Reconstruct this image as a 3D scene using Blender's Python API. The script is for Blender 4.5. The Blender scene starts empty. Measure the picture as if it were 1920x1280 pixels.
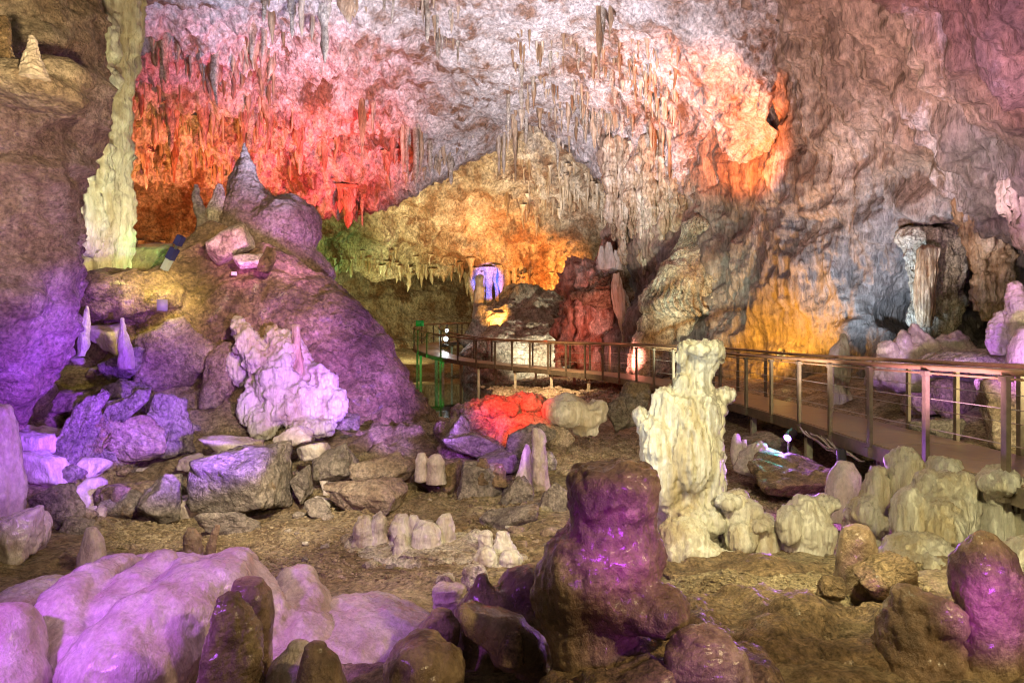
import bpy, bmesh, math, random
import numpy as np
from mathutils import Vector

scene = bpy.context.scene
COL = scene.collection
R = math.radians
# ------------------------------------------------------------------ camera
F, CX, CY, EZ = 1280.0, 960.0, 640.0, 3.0          # focal length in photo pixels, eye height
def P(px, py, d):                                    # photo pixel + real distance -> world point
    return np.array([(px - CX) / F * d, d, EZ + (CY - py) / F * d])
cd = bpy.data.cameras.new('camera'); cam = bpy.data.objects.new('camera', cd); COL.objects.link(cam)
cam.location = (0, 0, EZ); cam.rotation_euler = (R(90), 0, 0)
cd.lens = 24; cd.sensor_width = 36; cd.clip_start = 0.05; cd.clip_end = 400
scene.camera = cam
# ------------------------------------------------------------------ world and exposure (underground: no sky, no sun)
w = bpy.data.worlds.new('World'); scene.world = w; w.use_nodes = True
bg = w.node_tree.nodes['Background']; bg.inputs[0].default_value = (1.0, 0.80, 0.52, 1); bg.inputs[1].default_value = 0.085
vs = scene.view_settings; vs.view_transform = 'Standard'; vs.look = 'None'; vs.exposure = 0.5; vs.gamma = 1.0; vs.use_curve_mapping = False
scene.cycles.use_denoising = True
scene.cycles.max_bounces = 6; scene.cycles.diffuse_bounces = 3; scene.cycles.glossy_bounces = 2
scene.cycles.transmission_bounces = 2; scene.cycles.caustics_reflective = False; scene.cycles.caustics_refractive = False
scene.cycles.sample_clamp_indirect = 3.0; scene.cycles.sample_clamp_direct = 6.0; scene.cycles.filter_width = 1.1
# ------------------------------------------------------------------ the show cave's floodlights, plus some added fill lights
def spot(name, loc, target, col, watts, cone=90, blend=0.9, radius=0.12):
    l = bpy.data.lights.new(name, 'SPOT'); l.energy = watts; l.color = col
    l.spot_size = R(cone); l.spot_blend = blend; l.shadow_soft_size = radius
    o = bpy.data.objects.new(name, l); COL.objects.link(o); o.location = tuple(loc)
    o.rotation_euler = (Vector(tuple(target)) - Vector(tuple(loc))).to_track_quat('-Z', 'Y').to_euler()
    return o
#@LIGHTS
spot('white_ceiling_flood', P(940, 715, 16), P(930, 110, 24), (1, .88, 1), 10500, 90)
spot('pale_stalactite_flood', P(1110, 690, 19), P(1080, 190, 27), (1, .93, .95), 3200, 56)
spot('pink_ceiling_flood', P(640, 560, 24), P(470, 180, 27), (1, .12, .18), 4200, 100)
spot('red_ceiling_flood', P(740, 500, 29), P(620, 310, 32), (1, .02, .015), 3000, 80)
spot('orange_wall_flood', (-12.5, 25.5, 5.5), P(400, 340, 31), (1, .34, .06), 2600, 120)
spot('lavender_ceiling_flood', (-4, 14, 5), P(380, -40, 19), (.50, .56, 1), 3400, 56)
spot('far_orange_flood', P(1010, 655, 41), P(1010, 440, 46), (1, .36, .08), 8500, 96)
spot('far_yellow_flood', P(760, 600, 38), P(860, 350, 43), (1, .74, .38), 6000, 90)
spot('far_white_flood', P(1010, 640, 33), P(1070, 320, 40), (1, .95, .95), 4200, 46)
spot('olive_wall_flood', P(780, 640, 41), P(710, 565, 54), (.85, .78, .36), 2600, 100)
spot('green_flood', P(650, 590, 36), P(630, 480, 41), (.35, 1, .30), 1000, 90)
spot('green_bank_flood', P(815, 690, 30.3), P(778, 662, 33.8), (.01, 1, .12), 260, 60)
spot('blue_flood', P(905, 590, 44), P(915, 530, 49), (.0, .10, 1), 4200, 26, .4)
spot('red_flowstone_flood', P(1190, 690, 23), P(1140, 590, 31), (1, .30, .24), 1700, 50)
spot('ledge_white_flood', P(1010, 690, 30), P(1010, 600, 37), (1, .92, .68), 1200, 80)
spot('ledge_orange_flood', P(930, 600, 36.5), P(945, 580, 39), (1, .42, .08), 300, 120)
spot('amber_wall_flood', P(1450, 650, 18.9), P(1475, 580, 20.5), (1, .42, .04), 620, 165)
spot('orange_strip_flood', P(1400, 430, 18.2), P(1345, 220, 22.5), (1, .20, .02), 5000, 58, .8)
spot('magenta_wall_flood', (3.4, 6.0, 1.5), P(1810, 80, 12.5), (1, .48, .72), 2900, 56)
spot('rose_wall_flood', (2.6, 9.0, 1.5), P(1640, 230, 17), (1, .78, .68), 4200, 54)
spot('grey_wall_flood', (8.0, 15.4, 2.4), P(1610, 430, 18.8), (.62, .80, 1), 900, 84)
spot('yellow_overhang_flood', (3.3, 15.5, 1.5), P(1300, 530, 23), (.95, 1, .72), 3000, 34)
spot('purple_rubble_flood', P(700, 840, 6.8), P(110, 710, 11), (.27, .055, 1), 3500, 42)
spot('pink_slab_flood', P(450, 560, 11.8), P(445, 468, 13.4), (1, .22, .85), 150, 50)
spot('green_boulder_flood', P(278, 425, 13.2), P(276, 470, 14), (.2, 1, .2), 30, 80)
spot('boulder_warm_fill', (-1.3, 4.4, 3.9), P(470, 910, 9.4), (1, .84, .56), 1200, 48)  # added warm fill over the grey boulders, not a lamp of the cave
spot('violet_stone_flood', P(800, 800, 5.5), P(540, 690, 12.3), (.54, .16, 1), 2700, 22)
spot('mound_side_flood', P(960, 830, 9.5), P(690, 700, 12.8), (.44, .18, 1), 2200, 46)
spot('mound_warm_flood', (-1.6, 7.0, 5.6), P(440, 530, 14), (1, .70, .40), 1800, 42)
spot('hollow_yellow_flood', P(330, 500, 12.0), P(270, 570, 13), (1, .86, .25), 110, 110)
spot('lilac_mound_flood', (6.9, 10.2, 2.4), P(1720, 660, 13.4), (.58, .26, 1), 110, 90)
spot('grey_curtain_flood', (8.6, 12.8, 2.4), P(1770, 560, 17), (.82, .9, 1), 36, 70)
spot('violet_right_flood', (6.9, 9.0, 2.4), P(1890, 610, 11), (.50, .08, 1), 130, 80)
spot('tan_rock_fill', (6.8, 6.6, 2.6), P(1840, 770, 10.5), (1, .82, .44), 360, 80)  # fill light added to brighten the tan rock behind the railing
spot('pink_stalagmite_flood', P(640, 560, 11.4), P(500, 390, 16.5), (.74, .28, .90), 1100, 34)
spot('pink_foreground_flood', (-3.0, 1.6, 3.3), P(300, 1150, 4), (.52, .12, 1), 330, 76)
spot('lilac_fill', (-1.0, 3.2, 4.2), P(380, 1110, 4.1), (.95, .52, .95), 70, 70)  # added second light, varies the tone of the purple flowstone
spot('warm_path_flood', (2.0, 3.4, 4.9), P(1540, 950, 7.2), (1, .90, .48), 900, 100)
spot('foreground_warm_flood', (3.2, .4, 4.9), P(1350, 1150, 4), (1, .74, .36), 520, 80)
spot('sand_fill', (.1, 4.6, 4.8), P(720, 1000, 7.7), (1, .82, .46), 420, 90)  # unseen warm fill, added to lift the sandy floor
spot('gravel_fill', P(1260, 800, 8.5), P(1130, 850, 12.5), (1, .80, .45), 260, 60)  # added fill that brightens the nearer gravel, no fixture stands here
spot('white_stalagmite_flood', P(960, 960, 4.8), P(1290, 760, 7.2), (.86, 1, 1), 120, 46)
spot('teal_flood', P(1476, 795, 10.5), P(1440, 850, 10), (.0, 1, .75), 40, 50)
spot('column_flood', P(330, 470, 10.8), P(200, 240, 14), (.95, 1, .46), 480, 70)
spot('purple_wall_flood', (-2.6, 4.6, 2.2), P(30, 580, 9), (.44, .10, 1), 560, 70)
spot('warm_wall_flood', (-2.0, 3.6, 4.0), P(40, 130, 9), (1, .76, .38), 1500, 64)
spot('magenta_stalagmite_flood', (.25, .9, 2.7), P(1160, 1000, 3.2), (.46, .03, .85), 300, 13.5, .5)
spot('pink_arm_flood', (.9, 1.1, 2.2), P(1210, 1150, 3.0), (.9, .08, .6), 20, 18, .6)
spot('violet_egg_flood', (2.0, 1.4, 2.3), P(1868, 1130, 3.4), (.5, .05, .85), 330, 12, .3)
spot('violet_stump_flood', (.75, 1.2, 2.3), P(1305, 1270, 2.75), (.36, .10, .9), 45, 24, .5)
spot('red_heap_flood', P(940, 730, 10.6), P(960, 758, 12.4), (1, .03, .015), 620, 54, 1.0)
spot('purple_heap_flood', P(1000, 850, 8.0), P(900, 840, 11.6), (.50, .12, 1), 420, 26)
spot('gravel_far_fill', P(960, 480, 22), P(970, 730, 25), (1, .70, .36), 3600, 80)  # added overhead fill so the far gravel bank shows up
spot('red_stone_flood', P(1020, 640, 28.6), P(1048, 672, 30), (1, .08, .02), 90, 60)
#@END
# ------------------------------------------------------------------ noise
_r = np.random.RandomState(11); _p = _r.permutation(256); PERM = np.concatenate([_p, _p, _p]).astype(np.int32)
_g = _r.randn(256, 3); GR = (_g / np.linalg.norm(_g, axis=1)[:, None]).astype(np.float32)
def pn(p):
    p = p.astype(np.float32); i = np.floor(p).astype(np.int32); f = p - i; i &= 255
    u = f * f * f * (f * (f * 6 - 15) + 10)
    def g(a, b, c):
        h = PERM[PERM[PERM[(i[:, 0] + a) & 255] + ((i[:, 1] + b) & 255)] + ((i[:, 2] + c) & 255)] & 255
        v = GR[h]; return v[:, 0] * (f[:, 0] - a) + v[:, 1] * (f[:, 1] - b) + v[:, 2] * (f[:, 2] - c)
    L = lambda a, b, t: a + (b - a) * t
    x0 = L(L(g(0,0,0), g(1,0,0), u[:,0]), L(g(0,1,0), g(1,1,0), u[:,0]), u[:,1])
    x1 = L(L(g(0,0,1), g(1,0,1), u[:,0]), L(g(0,1,1), g(1,1,1), u[:,0]), u[:,1])
    return L(x0, x1, u[:, 2]) * 1.6
def fbm(p, o=4, gain=.5):
    s = 0; a = 1.0
    for k in range(o): s = s + a * pn(p * 2.03 ** k + 17.3 * k); a *= gain
    return s
def ridge(p, o=3):
    s = 0; a = 1.0
    for k in range(o): s = s + a * (1 - np.abs(pn(p * 2.1 ** k + 9.1 * k)) * 1.6); a *= .5
    return s - .8
def terrace(t, n):
    x = t * n; i = np.floor(x); f = x - i; return (i + np.clip((f - .5) * 5 + .5, 0, 1)) / n
def relief(p, kind, s, amp):
    if kind == 'crag':                                            # broken bedrock: ledges with sharp breaks
        q_ = p + .35 * s * np.stack([pn(p / (s * .7) + 3.1), pn(p / (s * .7) + 8.4), pn(p / (s * .7) + 5.7)], -1)
        t = fbm(q_ / s, 3); return amp * (.35 * t + .9 * terrace(t, 2.6) + .30 * terrace(fbm(q_ / (s * .33) + 7, 3), 2.2) + .10 * fbm(p / (s * .12), 3))
    if kind == 'rock':   return amp * (.7 * fbm(p / s, 5) + .35 * ridge(p / (s * .6) + 4, 3))
    if kind == 'layer':  return amp * (.6 * fbm(p / s, 5) + .5 * fbm(p * np.array([.35, .35, 2.2]) / s, 4))
    if kind == 'flow':   return amp * (.8 * fbm(p / s, 3) + .55 * fbm(p * np.array([1, 1, .16]) / (s * .3), 3) + .12 * fbm(p / (s * .15), 3))
    if kind == 'drape':  return amp * (.4 * fbm(p / s, 3) + 1.0 * ridge(p * np.array([1, 1, .07]) / (s * .34), 2) + .15 * fbm(p / (s * .15), 3))
    if kind == 'smooth': return amp * (.9 * fbm(p / s, 2) + .22 * fbm(p / (s * .25), 4))
    if kind == 'knob':   return amp * (.6 * fbm(p / s, 3) - .8 * np.abs(pn(p / (s * .3))) - .35 * np.abs(pn(p / (s * .13))))
    return 0
# ------------------------------------------------------------------ materials
def N(nt, t, **kw):
    n = nt.nodes.new(t)
    for k, v in kw.items():
        if k.startswith('i_'): n.inputs[k[2:].replace('_', ' ')].default_value = v
        else: setattr(n, k, v)
    return n
TYPES = {  # main, dark, light colours; stain colour and threshold; roughness; vertical streak; fissures; bump
    'ceiling':  ((.66, .60, .57), (.34, .20, .13), (.82, .77, .76), (.22, .09, .03), .545, .62, .7, .25, 1.0),
    'farwall':  ((.48, .37, .25), (.26, .14, .07), (.66, .55, .42), (.20, .09, .04), .55, .68, .7, 0.35, 1.0),
    'wall':     ((.42, .29, .20), (.24, .16, .11), (.56, .43, .34), (.80, .75, .74), .57, .5, .22, .2, .8),
    'limestone':((.34, .29, .25), (.20, .17, .15), (.47, .40, .34), (.32, .22, .12), .54, .58, 1, 0.5, .9),
    'leftwall': ((.40, .30, .22), (.26, .18, .13), (.52, .42, .33), (.22, .15, .10), .56, .58, 1, 0.3, .9),
    'mud':      ((.30, .20, .11), (.17, .11, .06), (.40, .28, .16), (.12, .075, .04), .55, .6, 1, .5, 1.0),
    'soil':     ((.40, .31, .19), (.26, .18, .10), (.52, .42, .28), (.20, .13, .07), .57, .8, 1, .0, 1.2),
    'calcite':  ((.66, .62, .53), (.44, .36, .24), (.82, .80, .74), (.16, .13, .10), .60, .24, .16, .0, .6),
    'flow':     ((.66, .57, .51), (.48, .38, .32), (.78, .70, .65), (.36, .27, .21), .62, .24, .5, .1, .5),
    'iron':     ((.52, .28, .20), (.32, .11, .06), (.66, .46, .38), (.80, .72, .66), .57, .45, .3, .3, .8),
    'dark':     ((.24, .16, .10), (.12, .08, .05), (.38, .27, .17), (.44, .33, .20), .55, .30, .8, .15, .7),
    'stal':     ((.52, .39, .25), (.30, .17, .08), (.70, .61, .48), (.24, .11, .045), .57, .42, .25, .0, .6),
    'pale':     ((.60, .54, .43), (.40, .32, .23), (.74, .70, .60), (.28, .20, .12), .58, .5, .8, .5, .9),
}
_mats = {}
def mat(kind, k=1.0, bump=1.0):
    key = (kind, round(k, 2), bump)
    if key in _mats: return _mats[key]
    a, b, c, st, th, rough, streak, fis, bk = TYPES[kind]; bump = bump * bk
    m = bpy.data.materials.new('%s_stone' % kind); m.use_nodes = True; nt = m.node_tree; L = nt.links.new
    bs = nt.nodes['Principled BSDF']
    geo = N(nt, 'ShaderNodeNewGeometry'); mp = N(nt, 'ShaderNodeMapping'); L(geo.outputs['Position'], mp.inputs['Vector'])
    mp.inputs['Scale'].default_value = (k, k, k * streak)
    def noise(sc, det, rg=.6, vec=mp, w=None):
        n = N(nt, 'ShaderNodeTexNoise', i_Scale=sc, i_Detail=det, i_Roughness=rg); L(vec.outputs[0], n.inputs['Vector'])
        if w is not None: n.noise_dimensions = '4D'; n.inputs['W'].default_value = w
        return n
    def mrange(src, f0, f1, t0, t1):
        r_ = N(nt, 'ShaderNodeMapRange'); L(src, r_.inputs['Value'])
        for nm, v in zip(('From Min', 'From Max', 'To Min', 'To Max'), (f0, f1, t0, t1)): r_.inputs[nm].default_value = v
        return r_.outputs[0]
    def mixc(fac, x, y, mode='MIX'):
        q_ = N(nt, 'ShaderNodeMix', data_type='RGBA', blend_type=mode)
        for src, ix in ((fac, 0), (x, 6), (y, 7)):
            if hasattr(src, 'is_linked'): L(src, q_.inputs[ix])
            else: q_.inputs[ix].default_value = src
        return q_.outputs[2]
    n1 = noise(1.3, 10, .68)
    rp = N(nt, 'ShaderNodeValToRGB'); L(n1.outputs['Fac'], rp.inputs['Fac'])
    e = rp.color_ramp.elements; e[0].position = .38; e[0].color = (*b, 1); e[1].position = .62; e[1].color = (*c, 1)
    e2 = rp.color_ramp.elements.new(.5); e2.color = (*a, 1)
    n2 = noise(.8, 10, .7, mp, 5.3); col = mixc(mrange(n2.outputs['Fac'], th, th + .05, 0, .9), rp.outputs[0], (*st, 1))
    n6 = noise(4.5, 8, .72, mp, 2.1); col = mixc(mrange(n6.outputs['Fac'], .52, .66, 0, .75), col, (*b, 1))
    if kind == 'wall':                                           # a band of dark manganese-stained rock low on the wall
        sx = N(nt, 'ShaderNodeSeparateXYZ'); L(geo.outputs['Position'], sx.inputs[0]); nb = noise(.9, 6, .6)
        ma = N(nt, 'ShaderNodeMath', operation='MULTIPLY_ADD'); L(nb.outputs['Fac'], ma.inputs[0]); ma.inputs[1].default_value = 7.0; L(sx.outputs[2], ma.inputs[2])
        col = mixc(mrange(ma.outputs[0], 11.4, 9.6, 0, .85), col, (.22, .20, .20, 1))
    n3 = noise(15, 7, .75)
    col = mixc(1.0, col, mrange(n3.outputs['Fac'], .37, .63, *((.80, 1.14) if kind in ('flow', 'dark', 'calcite') else (.62 - .2 * bk, 1.15 + .25 * bk))), 'MULTIPLY')
    n4 = noise(5, 10, .64); h4 = n4.outputs['Fac']
    if fis:                                                      # thin mud-filled fissures
        nf = noise(1.7, 5, .55, mp, 8.8); ab = N(nt, 'ShaderNodeMath', operation='SUBTRACT'); L(nf.outputs['Fac'], ab.inputs[0]); ab.inputs[1].default_value = .5
        aa = N(nt, 'ShaderNodeMath', operation='ABSOLUTE'); L(ab.outputs[0], aa.inputs[0]); cr = mrange(aa.outputs[0], .004, .022, 0, 1)
        col = mixc(mrange(cr, 0, 1, fis * .8, 0), col, (.07, .045, .025, 1))
        hh = N(nt, 'ShaderNodeMath', operation='MULTIPLY_ADD'); L(cr, hh.inputs[0]); hh.inputs[1].default_value = .22 * fis; L(h4, hh.inputs[2]); h4 = hh.outputs[0]
    L(col, bs.inputs['Base Color'])
    L(mrange(n6.outputs['Fac'], .3, .7, rough - .12, min(1, rough + .28)), bs.inputs['Roughness'])
    bs.inputs['Specular IOR Level'].default_value = .5
    wet = {'calcite': .7, 'flow': 1.0, 'dark': .8, 'mud': .35, 'stal': .4, 'iron': .4, 'leftwall': .15, 'wall': .25, 'soil': .12}.get(kind, 0)
    n5 = noise(24, 8, .62)
    b1 = N(nt, 'ShaderNodeBump'); b1.inputs['Strength'].default_value = min(1, bump); b1.inputs['Distance'].default_value = .17 / k; L(h4, b1.inputs['Height'])
    b2 = N(nt, 'ShaderNodeBump'); b2.inputs['Strength'].default_value = min(1, .9 * bump); b2.inputs['Distance'].default_value = .04 / k; L(n5.outputs['Fac'], b2.inputs['Height']); L(b1.outputs[0], b2.inputs['Normal'])
    L(b2.outputs[0], bs.inputs['Normal'])
    if wet:                                                      # seepage film, patchy
        L(mrange(n1.outputs['Fac'], .40, .56, 0, wet), bs.inputs['Coat Weight']); bs.inputs['Coat Roughness'].default_value = .14
        b3 = N(nt, 'ShaderNodeBump'); b3.inputs['Strength'].default_value = .22; b3.inputs['Distance'].default_value = .05 / k; L(n4.outputs['Fac'], b3.inputs['Height']); L(b3.outputs[0], bs.inputs['Coat Normal'])
    _mats[key] = m; return m
def plain(name, col, rough=.5, metal=0, emit=None, es=0, noisy=0):
    m = bpy.data.materials.new(name); m.use_nodes = True; nt = m.node_tree; b = nt.nodes['Principled BSDF']
    b.inputs['Base Color'].default_value = (*col, 1); b.inputs['Roughness'].default_value = rough; b.inputs['Metallic'].default_value = metal
    if emit: b.inputs['Emission Color'].default_value = (*emit, 1); b.inputs['Emission Strength'].default_value = es
    if noisy:
        g = N(nt, 'ShaderNodeNewGeometry'); n = N(nt, 'ShaderNodeTexNoise', i_Scale=noisy, i_Detail=8.0, i_Roughness=.7)
        nt.links.new(g.outputs['Position'], n.inputs['Vector'])
        mr = N(nt, 'ShaderNodeMapRange'); mr.inputs['From Min'].default_value = .3; mr.inputs['From Max'].default_value = .7; mr.inputs['To Min'].default_value = .55; mr.inputs['To Max'].default_value = 1.3
        nt.links.new(n.outputs['Fac'], mr.inputs['Value'])
        x = N(nt, 'ShaderNodeMix', data_type='RGBA', blend_type='MULTIPLY'); x.inputs[0].default_value = 1; x.inputs[6].default_value = (*col, 1)
        nt.links.new(mr.outputs[0], x.inputs[7]); nt.links.new(x.outputs[2], b.inputs['Base Color'])
        bp = N(nt, 'ShaderNodeBump'); bp.inputs['Strength'].default_value = .25; bp.inputs['Distance'].default_value = .01; nt.links.new(n.outputs['Fac'], bp.inputs['Height']); nt.links.new(bp.outputs[0], b.inputs['Normal'])
        r2 = N(nt, 'ShaderNodeMapRange'); r2.inputs['To Min'].default_value = rough - .2; r2.inputs['To Max'].default_value = rough + .2; nt.links.new(n.outputs['Fac'], r2.inputs['Value']); nt.links.new(r2.outputs[0], b.inputs['Roughness'])
    return m
# ------------------------------------------------------------------ mesh helpers
def raw_mesh(name, v, f, smooth=True):
    v = np.asarray(v, np.float32); f = np.asarray(f, np.int32); k = f.shape[1]
    me = bpy.data.meshes.new(name); me.vertices.add(len(v)); me.vertices.foreach_set('co', v.ravel())
    me.loops.add(f.size); me.loops.foreach_set('vertex_index', f.ravel())
    me.polygons.add(len(f)); me.polygons.foreach_set('loop_start', np.arange(0, f.size, k, dtype=np.int32))
    try: me.polygons.foreach_set('loop_total', np.full(len(f), k, np.int32))
    except Exception: pass
    me.polygons.foreach_set('use_smooth', np.full(len(f), smooth, bool)); me.update(calc_edges=True); me.validate(); return me
def tag(o, label=None, cat=None, group=None, kind=None):
    for k, v in (('label', label), ('category', cat), ('group', group), ('kind', kind)):
        if v: o[k] = v
    return o
def link(name, me, m=None, parent=None, loc=None):
    o = bpy.data.objects.new(name, me); COL.objects.link(o)
    if m is not None and me is not None and not me.materials: me.materials.append(m)
    if loc is not None: o.location = tuple(loc)
    if parent is not None: o.parent = parent
    return o
def put(name, v, f, m, parent=None, smooth=True):               # mesh object whose origin sits at its base
    v = np.asarray(v, float)
    if parent is None:
        base = np.array([v[:, 0].mean(), v[:, 1].mean(), v[:, 2].min()])
        return link(name, raw_mesh(name, v - base, f, smooth), m, None, base)
    return link(name, raw_mesh(name, v - np.array(parent.location), f, smooth), m, parent)
def empty(name, loc): return link(name, None, None, None, loc)
def vnorm(v, f):
    n = np.zeros_like(v); a = v[f[:, 0]]; c = np.cross(v[f[:, 1]] - a, v[f[:, 2]] - a)
    if f.shape[1] == 4: c = c + np.cross(v[f[:, 2]] - a, v[f[:, 3]] - a)
    for k in range(f.shape[1]): np.add.at(n, f[:, k], c)
    return n / (np.linalg.norm(n, axis=1)[:, None] + 1e-12)
def gridf(nu, nv, wrap=False):                                   # nv rows of nu
    i = np.arange(nv - 1)[:, None] * nu; j = np.arange(nu if wrap else nu - 1)[None, :]; j2 = (j + 1) % nu
    return np.stack([i + j, i + j2, i + nu + j2, i + nu + j], -1).reshape(-1, 4)
def tps(pts, vals, lam=0.0):
    pts = np.asarray(pts, float); sc = pts.std(axis=0).max() + 1e-9; mu = pts.mean(0); q = (pts - mu) / sc; n = len(q)
    def U(r2): return np.where(r2 > 1e-12, r2 * np.log(r2 + 1e-12), 0)
    K = U(((q[:, None] - q[None]) ** 2).sum(-1)) + lam * np.eye(n); Q = np.c_[np.ones(n), q]
    A = np.block([[K, Q], [Q.T, np.zeros((3, 3))]]); s = np.linalg.solve(A, np.r_[np.asarray(vals, float), 0, 0, 0])
    def ev(x):
        x = (np.asarray(x, float) - mu) / sc; out = np.zeros(len(x))
        for k in range(0, len(x), 40000):
            y = x[k:k + 40000]; out[k:k + 40000] = U(((y[:, None] - q[None]) ** 2).sum(-1)) @ s[:n] + s[n] + y @ s[n + 1:]
        return out
    return ev
def patch(name, ctrl, top, bot, x0, x1, step, m, recipes, curl=0, label=None, cat=None, ny=None, vis=None):
    """A rock surface through control points (photo pixel, real distance); planes come out as planes."""
    ev = tps([c[:2] for c in ctrl], [1.0 / c[2] for c in ctrl])
    xs_ = np.arange(x0, x1 + 1.0); den = np.where((xs_ > -25) & (xs_ < 1945), 1 / step, 1 / (5 * step)); cu = np.r_[0, np.cumsum(den)[:-1]]
    nx = int(cu[-1]) + 1; X = np.interp(np.linspace(0, cu[-1], nx), cu, xs_)
    T = np.interp(X, *zip(*top)); B = np.interp(X, *zip(*bot)); ny = ny or int((B - T).max() / step) + 1
    yf = np.linspace(0, 1, 2000); dn = np.where(T.mean() + yf * (B - T).mean() > -25, 1.0, .2); cy = np.r_[0, np.cumsum(dn)[:-1]]; ny = int(ny * dn.mean())
    V1 = np.interp(np.linspace(0, cy[-1], ny), cy, yf); V = V1[:, None]; PY = T + V * (B - T); PX = np.broadcast_to(X, PY.shape)
    inv = np.clip(ev(np.c_[PX.ravel(), PY.ravel()]), 1 / 90., 1 / 3.); d = 1 / inv
    v = np.c_[(PX.ravel() - CX) / F * d, d, EZ + (CY - PY.ravel()) / F * d]
    if curl:                                                     # the rim rolls back and up, away from the eye
        e = v.reshape(ny, nx, 3)[-1]; ex = [e + np.array([0, curl * math.sin(t), curl * .7 * (1 - math.cos(t)) + (curl * .25 if t > 1.5 else 0)]) for t in (.35, .7, 1.05, 1.4, 1.7)]
        v = np.concatenate([v] + ex); ny += 5
    f = gridf(nx, ny); n = vnorm(v, f)
    flip = ((np.array([0, 0, EZ]) - v) * n).sum(1).mean() < 0
    if flip: f = f[:, ::-1]; n = -n
    dd = 0
    for rc in recipes:
        dd = dd + (rc(v) if callable(rc) else relief(v + 31.7 * len(name), *rc))
    v = v + n * dd[:, None]
    o = link(name, raw_mesh(name, v, f), m); o['kind'] = 'structure'
    g = v.reshape(ny, nx, 3)
    def at(px, py):
        j = int(np.argmin(np.abs(X - px))); i = int(np.argmin(np.abs(V1 - (py - T[j]) / (B[j] - T[j]))))
        return g[i, j]
    return o, at
_ico = {}
def ico(s):
    if s not in _ico:
        bm = bmesh.new(); bmesh.ops.create_icosphere(bm, subdivisions=s, radius=1)
        _ico[s] = (np.array([x.co[:] for x in bm.verts]), np.array([[x.index for x in q.verts] for q in bm.faces])); bm.free()
    return _ico[s]
def rock_v(w, h, dep, seed, tilt=0, sub=4, sharp=60, nf=9, box=.5):
    rs = np.random.RandomState(seed); v, f = ico(sub)
    n = rs.randn(nf, 3); n /= np.linalg.norm(n, axis=1)[:, None]
    ax = np.array([[1,0,0],[-1,0,0],[0,1,0],[0,-1,0],[0,0,1],[0,0,-1]], float) + rs.randn(6, 3) * .28; ax /= np.linalg.norm(ax, axis=1)[:, None]
    n = np.r_[n, ax]; off = np.r_[rs.uniform(.82, 1.15, nf), rs.uniform(.72, .95, 6)]
    r = (np.maximum(v @ n.T, 0) / off) ** sharp; v = v * (r.sum(1) ** (-1 / sharp))[:, None]
    v = v / np.abs(v).max(0) * np.array([w, dep, h]) * .5
    if tilt:
        c, s = math.cos(R(tilt)), math.sin(R(tilt)); v = v @ np.array([[c, 0, s], [0, 1, 0], [-s, 0, c]])
    return v, f
def sm(a, k):
    if k < 1: return a
    ker = np.ones(2 * k + 1) / (2 * k + 1); return np.convolve(np.pad(a, k, mode='edge'), ker, 'valid')
def loft(rows, d, kr=1.0, nu=56, nv=64, cap=.55, cexp=2.3, rymax=99, capb=.2, lean=0, flute=None):
    """A standing rock form: outline rows (photo y, left x, right x) at real distance d, rounded in depth."""
    y, l, r = map(np.array, zip(*rows)); yy = np.linspace(y[0], y[-1], nv)
    L_ = sm(np.interp(yy, y, l), nv // 24); R_ = sm(np.interp(yy, y, r), nv // 24); s = d / F
    xc = ((L_ + R_) / 2 - CX) * s; rx = (R_ - L_) / 2 * s; z = EZ + (CY - yy) * s
    k = 7; t = np.linspace(0, math.pi / 2 * .985, k + 1)[1:]
    xc = np.r_[np.full(k, xc[0]), xc, np.full(k, xc[-1])]
    z = np.r_[(z[0] + cap * rx[0] * np.sin(t))[::-1], z, z[-1] - capb * rx[-1] * np.sin(t)]
    rx = np.r_[(rx[0] * np.cos(t))[::-1], rx, rx[-1] * np.cos(t)]
    a = np.linspace(0, 2 * math.pi, nu, endpoint=False); ca, sa = np.cos(a), np.sin(a)
    ca = np.sign(ca) * np.abs(ca) ** (2 / cexp); sa = np.sign(sa) * np.abs(sa) ** (2 / cexp)
    ry = np.minimum(rx * kr, rymax)
    if flute:                                                     # pleats that deepen towards the hem
        nf_, am = flute; g_ = np.linspace(.25, 1, len(z))[:, None] * am; ph = .5 * np.sin(np.linspace(0, 3, len(z)))[:, None]
        fl = 1 + g_ * (np.abs(np.sin(nf_ * a / 2 + ph + .6 * np.sin(3 * a))) - .6) ; ca = ca * fl; sa = sa * fl
    else: fl = 1
    v = np.stack([xc[:, None] + rx[:, None] * ca, d + ry[:, None] * sa + lean * (z - z.min())[:, None], np.broadcast_to(z[:, None], (len(z), nu))], -1).reshape(-1, 3)
    return v, gridf(nu, len(z), True)
def ell(px, py, d, w, h, kr=1.0, tilt=0, sub=4):
    v, f = ico(sub); s = d / F; v = v * np.array([w, w * kr, h]) * .5 * s
    c, q = math.cos(R(tilt)), math.sin(R(tilt)); v = v @ np.array([[c, 0, q], [0, 1, 0], [-q, 0, c]])
    return v + P(px, py, d), f
def chain(pts, kr=1.0):
    """A lobe swept through (photo x, y, distance, half width in photo pixels) as overlapping balls."""
    q_ = np.array(pts, float); n = 9; V_, F_, k = [], [], 0
    for a, b in zip(q_[:-1], q_[1:]):
        for t in np.linspace(0, 1, n)[:-1 if b is not q_[-1] else None]:
            x, y, d, r = a + (b - a) * t; v, f = ico(3); V_.append(v * r * d / F * np.array([1, kr, 1]) + P(x, y, d)); F_.append(f + k); k += len(v)
    return np.concatenate(V_), np.concatenate(F_)
def rock(px, py, d, w, h, seed, kr=.9, tilt=0, sub=4, sharp=60, nf=9):
    s = d / F; v, f = rock_v(w * s, h * s, w * kr * s, seed, tilt, sub, sharp, nf)
    return v + P(px, py, d), f
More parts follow.
